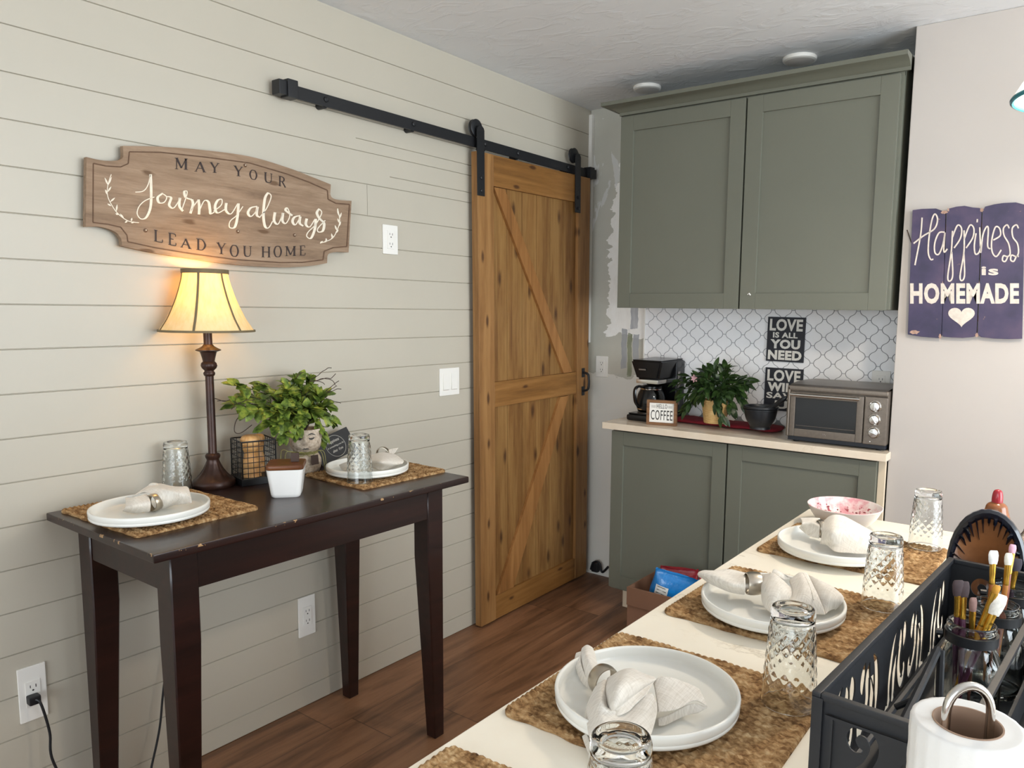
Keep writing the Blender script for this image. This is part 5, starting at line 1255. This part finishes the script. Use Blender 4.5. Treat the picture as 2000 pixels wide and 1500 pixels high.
# ------------------------------------------------------------------ far end of the island: bowl; caddy with brushes; roll; ceramics
def mixing_bowl():
    c = on(1650, 987, 'Z', ZI+.061); c.z = ZI; kz = .76; M_ = T(c.x, c.y, ZI+.0003)
    t = thing('serving_bowl', tuple(c), 'white bowl with pink berry smears at the far end of the island', 'bowl')
    s = 1.0; R = .0935
    def mk():
        N = Nodes('white_bowl_with_smears'); cc = N.coord(); sp = N.n('ShaderNodeSeparateXYZ'); N.l(cc, sp.inputs[0])
        r2 = N.math('SQRT', N.math('ADD', N.math('MULTIPLY', sp.outputs[0], sp.outputs[0]), N.math('MULTIPLY', sp.outputs[1], sp.outputs[1])))
        hgt = sp.outputs[2]
        inside = N.math('LESS_THAN', N.math('SUBTRACT', r2, N.math('MULTIPLY', hgt, .0)), N.math('ADD', N.math('MULTIPLY', N.math('POWER', N.math('DIVIDE', hgt, .08*kz), .34), .0935), .0))
        a = N.noise(cc, 28, 4, .6); b = N.noise(cc, 75, 3, .6)
        col = N.mix(N.math('MULTIPLY', N.ramp(a, [(.4, (0, 0, 0, 1)), (.6, (1, 1, 1, 1))]), inside), '#e9e4de', '#d89aa0')
        col = N.mix(N.math('MULTIPLY', N.math('MULTIPLY', N.math('GREATER_THAN', b, .6), N.math('LESS_THAN', hgt, .045)), inside), col, '#a04a52')
        N.color(col).set(rough=.3); return N.mat
    b = MB(); prof = cr([(.0, 0), (.045, 0), (.047, .003), (.046, .007), (.06, .018), (.078, .042), (.089, .068), (.0935, .0785), (.0935, .0805), (.0915, .0805), (.0865, .068), (.0755, .044), (.058, .022), (.03, .011), (.0, .009)], 3)
    b.lathe([(r, z*kz) for r, z in prof], 64, M_, 0, None, False, False); b.build('bowl_body', mk(), t, angle=60)
    rr = random.Random(8); m = simple('berry_bits', '#8f3c46', .5, var=.4, scale=90)
    l = MB(); rows = []
    for i in range(5):
        rows.append([(c.x+(.012*i)*math.cos(2*PI*k/28)*rr.uniform(.85, 1.1), c.y+(.012*i)*math.sin(2*PI*k/28)*rr.uniform(.85, 1.1), ZI+(.0115+.006*(i/4)**2)*kz+rr.uniform(0, .003)) for k in range(28)])
    l.grid(rows, closed_u=True)
    for k in range(46):
        a = rr.uniform(0, 2*PI); q = rr.uniform(.015, .082); z = (.011+.062*(q/.0885)**2.2)*kz
        l.ball((c.x+q*math.cos(a), c.y+q*math.sin(a), ZI+z+.001), rr.uniform(.0015, .004), rr.uniform(.0015, .004), rr.uniform(.001, .0025), 7, 5)
    o = l.build('berry_leftovers', m, None, origin=(c.x, c.y, ZI+.012)); tag(o, 'pink berry leftovers smeared inside the white bowl', 'food', kind='stuff')
mixing_bowl()

m_iron = simple('black_iron', '#14161b', .5, var=.12, scale=60, bump=.1, bscale=200)
def scroll_panel(W, Hh, holes, th=.002):
    """flat iron sheet W x Hh with cut-out shapes; returns verts, faces in local XZ, thickness along Y"""
    cu = bpy.data.curves.new('scroll', 'CURVE'); cu.dimensions = '2D'; cu.fill_mode = 'BOTH'; cu.extrude = th/2; cu.resolution_u = 1
    def poly(P):
        s_ = cu.splines.new('POLY'); s_.points.add(len(P)-1); s_.use_cyclic_u = True
        for q, (x, y) in zip(s_.points, P): q.co = (x, y, 0, 1)
    poly([(0, 0), (W, 0), (W, Hh), (0, Hh)])
    for h in holes: poly(h)
    ob = bpy.data.objects.new('scroll', cu); me = bpy.data.meshes.new_from_object(ob)
    vs = [Vector((v.co.x, -v.co.z, v.co.y)) for v in me.vertices]; fs = [list(p.vertices) for p in me.polygons]
    bpy.data.objects.remove(ob); bpy.data.meshes.remove(me); bpy.data.curves.remove(cu); return vs, fs
def brush_shape(path, n=5):
    P = cr(path, n); L = []; Rr = []
    for i, p in enumerate(P):
        a = P[max(i-1, 0)]; b = P[min(i+1, len(P)-1)]; dx, dy = b[0]-a[0], b[1]-a[1]; l = math.hypot(dx, dy) or 1
        L.append((p[0]-dy/l*p[2], p[1]+dx/l*p[2])); Rr.append((p[0]+dy/l*p[2], p[1]-dx/l*p[2]))
    return L+Rr[::-1]
def motif(x, w, Hh, flip=1):
    """one group of scroll cut-outs in a cell x..x+w"""
    f = lambda P: brush_shape([(x+w*(a if flip > 0 else 1-a), Hh*b, w*c) for a, b, c in [(q[0], q[1], q[2]*1.75) for q in P]])
    return [f([(.10, .14, .05), (.20, .10, .045), (.28, .2, .05), (.26, .45, .05), (.34, .72, .04), (.48, .86, .012)]),
            f([(.52, .12, .012), (.44, .18, .05), (.42, .36, .06), (.5, .56, .035), (.56, .66, .01)]),
            f([(.62, .82, .012), (.66, .7, .05), (.62, .5, .05), (.7, .3, .045), (.84, .22, .05), (.9, .34, .04), (.84, .42, .012)]),
            f([(.8, .56, .01), (.84, .66, .05), (.82, .78, .05), (.78, .86, .01)])]
CA = math.radians(-4.1); NL = Vector((1.899, -2.398, ZI+.0005)); CW, CL, CH = .285, .602, .144
MC = frame(NL, (math.cos(CA), math.sin(CA), 0), (-math.sin(CA), math.cos(CA), 0), (0, 0, 1))
def caddy():
    ctr = MC @ Vector((CW/2, CL/2, 0))
    t = thing('metal_caddy', tuple(ctr), 'long black iron caddy with scroll cut-out sides holding jars and brushes', 'caddy')
    MB().box(.004, CW-.004, .004, CL-.004, .003, .007, 0, MC).build('floor_plate', m_iron, t)
    holes = []
    n = 5; w = (CL-.05)/n
    for k in range(n): holes += motif(.025+k*w, w*.96, CH, 1 if k % 2 == 0 else -1)
    vs, fs = scroll_panel(CL, CH, holes)
    for x in (.002, CW-.002):
        M_ = MC @ T(x, 0, 0) @ RZ(PI/2); MB().add(vs, fs, M_).build('side_panel', m_iron, t, smooth=False)
    def bigscroll(W):
        o = []; hook = [(.052, .097), (.043, .099), (.039, .109), (.046, .119), (.058, .117), (.0635, .103), (.058, .085), (.046, .068), (.036, .048)]; leaf_ = [(.09, .03), (.084, .05), (.086, .075), (.094, .1)]
        for f in (lambda x: x, lambda x: .142-x, lambda x: x+.145, lambda x: .287-x):
            if f(.04) < .03: continue
            o.append(brush_shape([(f(x), z, .0048 if 0 < i < 8 else .002) for i, (x, z) in enumerate(hook)])) if f(.04) < .05 or .15 < f(.04) < .2 else None
        for x0 in (0, .145): o.append(brush_shape([(x0+x, z, .0045 if 0 < i < 3 else .0015) for i, (x, z) in enumerate(leaf_)]))
        return [q for q in o if q]
    vs, fs = scroll_panel(CW, CH, bigscroll(CW))
    for y in (.002, CL-.002): MB().add(vs, fs, MC @ T(0, y, 0)).build('end_panel', m_iron, t, smooth=False)
    r = MB()
    for x0, x1, y0, y1 in ((-.004, .006, -.004, CL+.004), (CW-.006, CW+.004, -.004, CL+.004), (.006, CW-.006, -.004, .005), (.006, CW-.006, CL-.005, CL+.004)):
        r.box(x0, x1, y0, y1, CH-.003, CH+.005, .0015, MC)
    r.build('top_rim', m_iron, t)
    d = MB(); d.box(.141, .149, .004, CL-.004, CH-.004, CH+.003, .001, MC); d.box(.143, .147, .004, CL-.004, .007, .05, 0, MC); d.build('divider', m_iron, t)
    st = MB()
    for x, y, dx, dy in ((-.003, -.0045, .012, 0), (CW-.009, -.0045, .012, 0)): st.box(x, x+dx, y-.001, y+.001, 0, CH, .0005, MC)
    st.box(.012, CW-.012, -.0042, -.0025, CH-.02, CH-.017, 0, MC); st.box(.018, .0205, -.0042, -.0025, .01, CH-.02, 0, MC); st.build('edge_bead', m_iron, t)
    f = MB(); f.tube([MC @ Vector((.028, .006, .055)), MC @ Vector((.028, CL-.006, .055))], .0055, 8); f.tube([MC @ Vector((.05, .02, .03)), MC @ Vector((.052, .2, .075)), MC @ Vector((.056, .29, .112))], .0055, 8)
    f.tube([MC @ Vector((.028, .2, .055)), MC @ Vector((.052, .2, .075))], .004, 8); f.tube([MC @ Vector((.06, .29, .112)), MC @ Vector((.07, .26, .01))], .005, 8); f.build('jar_frame', m_iron, t)
caddy()

m_jar = mk_glass('clear_jar_glass', '#f4f8f7')
def jar_parts(t, c, s=1.0):
    M_ = T(c.x, c.y, c.z) @ Matrix.Scale(s, 4); g = MB()
    out = [(.0, 0), (.036, 0), (.0395, .004), (.0405, .02), (.0405, .07), (.038, .085), (.031, .1), (.0285, .108), (.0285, .12), (.0305, .124), (.031, .13), (.0295, .133), (.0275, .133), (.0265, .13), (.0265, .108), (.029, .1), (.036, .084), (.038, .07), (.038, .02), (.036, .008), (.0, .007)]
    g.lathe(cr(out, 2), 40, M_, 0, None, False, False); g.build('glass_body', m_jar, t, angle=60)
    b = MB(); b.lathe([(.0296, .107), (.0335, .107), (.0335, .1205), (.0296, .1205), (.0296, .107)], 40, M_, 0, None, False, False)
    b.tube([(c.x-.034*s, c.y-.012*s, c.z+.114*s), (c.x-.042*s, c.y-.014*s, c.z+.114*s)], .005*s, 8); b.build('iron_neck_ring', m_iron, t)
jz = ZI+.0078
J = []
for u, v, s, lab in ((1897, 1240, 1.0, 'glass jar with iron neck ring nearest in the black caddy holding several brushes'), (1962, 1186, 1.0, 'glass jar with iron neck ring second in the black caddy behind the nearest jar'), (1993, 1128, 1.0, 'glass jar with iron neck ring farthest in the black caddy by the arched dish')):
    c = on(u, v, 'Z', jz+.115); c.z = jz; J.append(c)
q_ = MC @ Vector((.1, CL-.0465, 0)); J[2] = Vector((q_.x, q_.y, jz)); J[1] = Vector((2.027, -1.957, jz))
for c, lab in zip(J, ('glass jar with iron neck ring nearest in the black caddy holding several brushes', 'glass jar with iron neck ring second in the black caddy behind the nearest jar', 'glass jar with iron neck ring farthest in the black caddy by the arched dish')):
    t = thing('glass_jar', tuple(c), lab, 'jar', 'glass jars in the caddy'); jar_parts(t, c)

m_gold = simple('gold_ferrule', '#c79a3e', .25, metal=.9, var=.08)
def paintbrush(j, off, uv, dy, hcol, bcol, bl, bw, label, hr=.0042, fl=.03):
    """handle stands in jar j; the bristle tip lies on the sight line uv"""
    p0 = Vector((J[j].x+off[0], J[j].y+off[1], jz+.0095+hr)); tip = on(uv[0], uv[1], 'Y', J[j].y+dy); d = (tip-p0).normalized(); L = (tip-p0).length
    t = thing('paintbrush', tuple(p0), label, 'brush', 'brushes standing in the jars')
    sd = d.cross(Vector(_fw)).normalized(); M_ = frame(p0, sd, d.cross(sd)*-1, d)
    hl = L-bl-fl; h = MB(); h.lathe([(.0, 0), (hr*.45, .002), (hr*.6, hl*.15), (hr*.95, hl*.6), (hr*1.1, hl*.85), (hr*.85, hl), (0, hl)], 14, M_, 0, None, False, False); h.build('handle', simple('brush_handle', hcol, .3, var=.06), t)
    f = MB(); f.lathe([(hr*.95, hl-.001), (hr*1.02, hl+.002), (hr*.9, hl+.006), (hr*1.0, hl+fl*.5), (hr*1.05, hl+fl)], 14, M_, 0, None, False, False); f.build('ferrule', m_gold, t)
    b = MB(); P = []
    for z, w_, d_ in ((0, 1, 1), (.3, 1.25, 1.05), (.65, 1.35, .9), (.9, 1.2, .6), (1.0, .95, .25)):
        P.append([M_ @ Vector((bw*w_*math.cos(2*PI*k/16), hr*.95*d_*math.sin(2*PI*k/16), hl+fl-.001+bl*z)) for k in range(16)])
    b.grid(P, closed_u=True); b.add(P[-1], [tuple(range(16))]); b.build('bristles', simple('brush_bristles', bcol, .8, var=.15, scale=150), t)
paintbrush(0, (-.016, .004), (1872, 1132), .0, '#4a1f38', '#3a2b2c', .022, .0062, 'brush with dark fluffy bristles and purple handle, leftmost in the nearest jar')
paintbrush(0, (-.006, -.010), (1883, 1134), .006, '#4a1f38', '#3a2b2c', .022, .006, 'brush with dark bristles right of the leftmost brush in the nearest jar')
paintbrush(0, (.002, .012), (1901, 1166), .0, '#6a4338', '#8a6a62', .02, .004, 'thin brown-handled brush in the middle of the nearest jar')
paintbrush(0, (-.014, -.012), (1957, 1160), .015, '#4c2238', '#d8d2c6', .03, .008, 'brush with wide pale bristles leaning right out of the nearest jar', .005)
paintbrush(0, (-.019, .002), (1949, 1142), .012, '#b98428', '#b98428', .012, .004, 'golden handled brush leaning far right out of the nearest jar', .0048, .05)
paintbrush(1, (-.004, -.008), (1941, 1074), .008, '#a8622c', '#e4e2de', .02, .0055, 'brush with white flat bristles standing tallest in the second jar')
paintbrush(1, (.006, .01), (1971, 1079), .02, '#b77a3a', '#d9d3c4', .018, .0045, 'brush with cream bristles in the second jar right of the white one')
paintbrush(1, (.004, -.012), (1979, 1062), .035, '#8a4a30', '#c79aa8', .014, .004, 'thin brush with pink tip in the second jar')
paintbrush(2, (-.01, -.004), (1988, 1090), .0, '#3a2434', '#2f2630', .02, .0065, 'brush with dark bristles in the farthest jar')

def arched_dish():
    c = MC @ Vector((.048, CL+.03, 0)); c.z = ZI+.0005; base = c
    t = thing('arched_dish', tuple(c), 'glazed arched ceramic dish with brown inside and dark dripped rim behind the caddy', 'dish')
    fd = (CAM-c); fd.z = 0; fd.normalize(); sd = Vector((0, 0, 1)).cross(fd); M_ = frame(c+Vector((.0, 0, 0)), sd, fd, (0, 0, 1)) @ RX(math.radians(9))
    def mk(name, drip):
        N = Nodes(name); cc = N.coord()
        col = N.ramp(N.noise(cc, 20, 4), [(.3, '#6b4227'), (.6, '#8a5a36')])
        N.color(col).set(rough=.15, spec=.6); return N.mat
    W_, Hh, D = .054, .222, .026; n = 36; m = 12
    def rim(a): # half outline, a 0..1 round
        an = 2*PI*a; return (W_*math.sin(an)*(1-.1*math.cos(an)), Hh/2-Hh/2*math.cos(an))
    R0 = [rim(k/n) for k in range(n)]; rows = []; cx, cz = 0, Hh*.5
    for j in range(m+1):
        q = 1-j/m; rows.append([M_ @ Vector((x*q, -D*(1-q*q)+.012, cz+(z-cz)*q)) for x, z in R0])
    back = []
    for j in range(m+1):
        q = 1-j/m; back.append([M_ @ Vector((x*1.06*q, -D*(1-q*q)+.004-.0, cz+(z-cz)*1.03*q)) for x, z in R0])
    i_ = MB(); i_.grid(rows, closed_u=True); i_.build('bowl_inside', mk('brown_glaze', 0), t, angle=80)
    b = MB(); b.grid(list(reversed(back)), closed_u=True); b.build('bowl_back', simple('midnight_glaze', '#161a26', .12, var=.2, scale=30, spec=.6), t, angle=80)
    r = MB(); r.tube([M_ @ Vector((x*1.03, .008, cz+(z-cz)*1.015)) for x, z in R0], [.0045+.004*max(0, z/Hh-.5)*2 for x, z in R0], 8, closed=True)
    rr = random.Random(2)
    for k in range(5, n-4):
        if rim(k/n)[1] < Hh*.55: continue
        x, z = R0[k]; q1 = rr.uniform(.62, .84); w_ = rr.uniform(.002, .0045)
        w_ *= 1.7; P = [(1.0, w_*1.6), (.9, w_*1.5), ((1+q1)/2, w_*1.1), (q1, w_*.35)]
        r.tube([M_ @ Vector((x*q, -D*(1-q*q)+.0128, cz+(z-cz)*q)) for q, _ in P], [w for _, w in P], 8, flat=.3)
    r.build('dripped_rim', simple('dark_blue_glaze', '#10131d', .1, var=.2, scale=40, spec=.7), t)
arched_dish()
def red_tipped_bottle():
    e = on(1946, 1000, 'Y', -1.45); c = Vector((e.x, e.y, ZI+.0005)); M_ = T(*c); k = on(1946, 955, 'Y', -1.45).z-c.z
    t = thing('ceramic_bottle', tuple(c), 'brown glazed ceramic bottle with red tip behind the arched dish', 'bottle')
    b = MB(); b.lathe(cr([(.0, 0), (.03, 0), (.034, .006), (.036, .05), (.033, k*.5), (.0275, k*.68), (.022, k*.78), (.0185, k*.84), (.010, k*.87), (.0, k*.875)], 4), 40, M_, 0, None, False, False); b.build('body', simple('amber_glaze', '#85512f', .15, var=.25, scale=18, spec=.6), t)
    p = MB(); p.lathe(cr([(.0095, k*.85), (.0105, k*.88), (.0098, k*.94), (.007, k*.985), (.0, k)], 4), 24, M_, 0, None, True, False); p.build('red_tip', simple('red_glaze', '#9c2a33', .2, var=.1), t)
red_tipped_bottle()
def clear_bottle():
    e = on(1996, 1040, 'Y', -1.62); c = Vector((e.x+.014, e.y, ZI+.0005)); k = on(1996, 998, 'Y', -1.62).z-c.z
    t = thing('glass_bottle', tuple(c), 'clear glass bottle cut by the right edge behind the caddy', 'bottle'); M_ = T(*c)
    b = MB(); b.lathe(cr([(.0, 0), (.03, 0), (.034, .005), (.034, k*.5), (.028, k*.7), (.013, k*.82), (.011, k*.9), (.012, k*.93), (.0095, k*.93), (.009, k*.82), (.025, k*.68), (.031, k*.5), (.031, .01), (.0, .008)], 3), 36, M_, 0, None, False, False); b.build('glass_body', m_jar, t)
    s_ = MB(); s_.lathe([(.0088, k*.9), (.009, k*.93), (.0125, k*.94), (.0125, k*.995), (.0, k)], 20, M_, 0, None, True, False); s_.build('stopper', m_steel, t)
clear_bottle()
def paper_towels():
    R = .0395; dep = FPX*2*R/204
    kdir = _fw+_r*((1890-1000-PPX)/FPX)-_u*((1411-750-PPY)/FPX); tp = CAM+kdir*dep; x, y, zt = tp.x, tp.y, tp.z
    h = thing('towel_holder', (x, y, ZI), 'chrome paper towel holder with loop handle at the lower right', 'holder')
    b = MB(); b.lathe([(.0, .0003), (.075, .0003), (.076, .004), (.072, .009), (.0, .0095)], 48, T(x, y, ZI), 0, None, False, False); b.build('base', m_chrome, h)
    w_ = .0168; q = MB(); dd = Vector((_r.x, _r.y, 0)).normalized(); C0 = Vector((x, y, 0)); P = [C0-dd*w_+Vector((0, 0, ZI+.0095)), C0-dd*w_+Vector((0, 0, zt+.008))]
    P += [C0+dd*(-w_*math.cos(a))+Vector((0, 0, zt+.008+w_*1.25*math.sin(a))) for a in [PI*k/14 for k in range(1, 14)]]+[C0+dd*w_+Vector((0, 0, zt+.008)), C0+dd*w_+Vector((0, 0, ZI+.0095))]
    q.tube(P, .0034, 12); q.build('loop_handle', m_chrome, h)
    t = thing('paper_towel_roll', (x, y, ZI+.0098), 'nearly used white paper towel roll on the chrome holder', 'paper towel')
    hh = zt-ZI-.0098; r0 = .0232; s = MB(); n = 96
    def quilt(r, z, a): return r+(.0005*math.sin(a*11+z*150)*math.sin(a*11-z*150) if r > R-.0035 else 0)+(.0009*math.exp(-((a-.4)/.05)**2) if r > R-.003 else 0)
    prof = [(r0+.0012, 0), (R-.002, 0), (R, .002)]+[(R, .002+(hh-.004)*i/40) for i in range(1, 41)]+[(R-.0012, hh-.0002), (R-.004, hh), (R-.008, hh-.0006), (r0+.0012, hh-.0003)]
    s.lathe(prof, n, T(x, y, ZI+.0098), 0, quilt, False, False); s.build('paper', simple('white_paper', '#dfddd9', .95, var=.01, bump=.25, bscale=160), t, angle=60)
    c = MB(); c.lathe([(r0+.0012, 0), (r0+.0012, hh+.0004), (r0, hh+.0004), (r0, 0), (r0+.0012, 0)], 48, T(x, y, ZI+.0098), 0, None, False, False); c.build('cardboard_core', simple('core_cardboard', '#9a7f6b', .9, var=.08), t)
paper_towels()

# ------------------------------------------------------------------ box of snacks and the cable by the base cabinet
def snack_box():
    y0 = -.62; a = on(1225, 1146, 'Y', y0-.004); x0, y1 = a.x, -.375; z1 = a.z; x1 = x0+.44
    t = thing('cardboard_box', ((x0+x1)/2, (y0+y1)/2, 0), 'open brown cardboard box on the floor in front of the base cabinet', 'box')
    m = simple('brown_cardboard', '#7a5640', .85, var=.06, scale=8)
    b = MB(); th = .004
    b.box(x0, x1, y0, y1, .001, .005); b.box(x0, x0+th, y0, y1, .005, z1); b.box(x1-th, x1, y0, y1, .005, z1); b.box(x0+th, x1-th, y0, y0+th, .005, z1); b.box(x0+th, x1-th, y1-th, y1, .005, z1); b.build('carton', m, t)
    f = MB(); f.box(x0-.001, x1, y0-.006, y0-.0015, z1-.075, z1+.001, .001); f.build('flap', m, t)
    return x0, x1, y0, y1, z1
BX = snack_box()
def snack_bag(c, w, h, d, rz, tilt, col, label, stripes, roll=0):
    t = thing('snack_bag', tuple(c), label, 'snack bag', 'snack bags in the cardboard box'); M_ = T(*c) @ RZ(rz) @ RY(roll) @ RX(tilt)
    rr = random.Random(int(c.x*1000)); mb = MB(); rows = []; n = 26
    for i in range(n+1):
        v = i/n; e = math.sin(PI*min(max((v-.06)/.88, 0), 1))**.55; row = []
        for k in range(36):
            a = 2*PI*k/36; ca, sa = math.cos(a), math.sin(a)
            q = noise.noise(Vector((math.cos(a)*2, math.sin(a)*2, v*6+c.x*9)))*.12
            x = math.copysign(abs(ca)**.6, ca)*w/2*(1-.03*math.sin(v*9)); y = math.copysign(abs(sa)**.8, sa)*d/2*(e+q*e)+.002*sa
            row.append(M_ @ Vector((x, y, h*v+(.004*math.sin(k*.9) if i in (0, n) else 0))))
        rows.append(row)
    mb.grid(rows, closed_u=True); mb.add(rows[-1], [tuple(range(36))]); mb.add(rows[0], [tuple(reversed(range(36)))])
    mb.build('bag_film', simple('foil_'+col.strip('#'), col, .22, var=.12, scale=18, spec=.6, bump=.5, bscale=40, bdist=.004), t, angle=80)
    l = MB(); x0, x1, z0, z1, cc = stripes
    P = []
    for i in range(7):
        z = h*(z0+(z1-z0)*i/6); v = z/h; e = math.sin(PI*min(max((v-.06)/.88, 0), 1))**.55
        P.append([M_ @ Vector((w*(x0+(x1-x0)*j/6), -(d/2*e*(1-abs((x0+(x1-x0)*j/6)*2)**3)**.5*1.08+.006), z)) for j in range(7)])
    l.grid(P); lo = l.build('label_panel', simple('bag_label_'+cc.strip('#'), cc, .4), t)
    k = MB()
    for i in range(6):
        z = h*(z0+(z1-z0)*(i+.5)/6); v = z/h; e = math.sin(PI*min(max((v-.06)/.88, 0), 1))**.55; xa, xb = x0+(x1-x0)*.12, x0+(x1-x0)*(.88-.1*(i % 2))
        k.add([M_ @ Vector((w*xx, -(d/2*e*(1-abs(xx*2)**3)**.5*1.08+.0072), z+zz)) for xx, zz in ((xa, 0), (xb, 0), (xb, .003), (xa, .003))], [(0, 1, 2, 3)])
    k.build('label_lines', m_slot, lo, smooth=False)
p = on(1300, 1130, 'Y', -.52)
snack_bag(Vector((p.x, -.50, p.z-.165)), .185, .215, .085, math.radians(24), math.radians(16), '#1673b8', 'shiny blue snack bag sticking up out of the cardboard box', (-.40, -.12, .40, .76, '#d9d6cf'), math.radians(12))
p = on(1322, 1118, 'Y', -.43)
snack_bag(Vector((p.x+.01, -.425, p.z-.175)), .16, .2, .05, math.radians(20), math.radians(4), '#7d1d24', 'dark red snack bag behind the blue one in the cardboard box', (-.3, .3, .55, .78, '#c9a24a'))
p = on(1356, 1122, 'Y', -.5)
snack_bag(Vector((p.x+.085, -.49, p.z-.17)), .12, .2, .05, math.radians(15), math.radians(8), '#b03038', 'red snack bag at the right end of the box beside the island edge', (-.3, .3, .5, .8, '#e4e0d8'))
def floor_cable():
    pts = [on(u, v, 'Y', -.03) for u, v in ((1154, 1112), (1158, 1100), (1166, 1097), (1172, 1102), (1174, 1114), (1178, 1117), (1188, 1107))]
    t = thing('black_cable', (pts[0].x, -.03, 0), 'black cable and plug at a hole low in the wall right of the barn door', 'cable')
    pts = [Vector((max(q.x, .03), -.03, max(q.z, .012))) for q in pts]
    c = MB(); c.tube(cr([tuple(q) for q in pts], 6), .006, 10); c.build('cable', m_black, t)
    p = MB(); q = on(1163, 1107, 'Y', -.02); p.box(q.x-.022, q.x+.018, -.03, -.001, max(q.z-.028, .004), q.z+.024, .008); p.build('plug_block', m_black, t)
floor_cable()
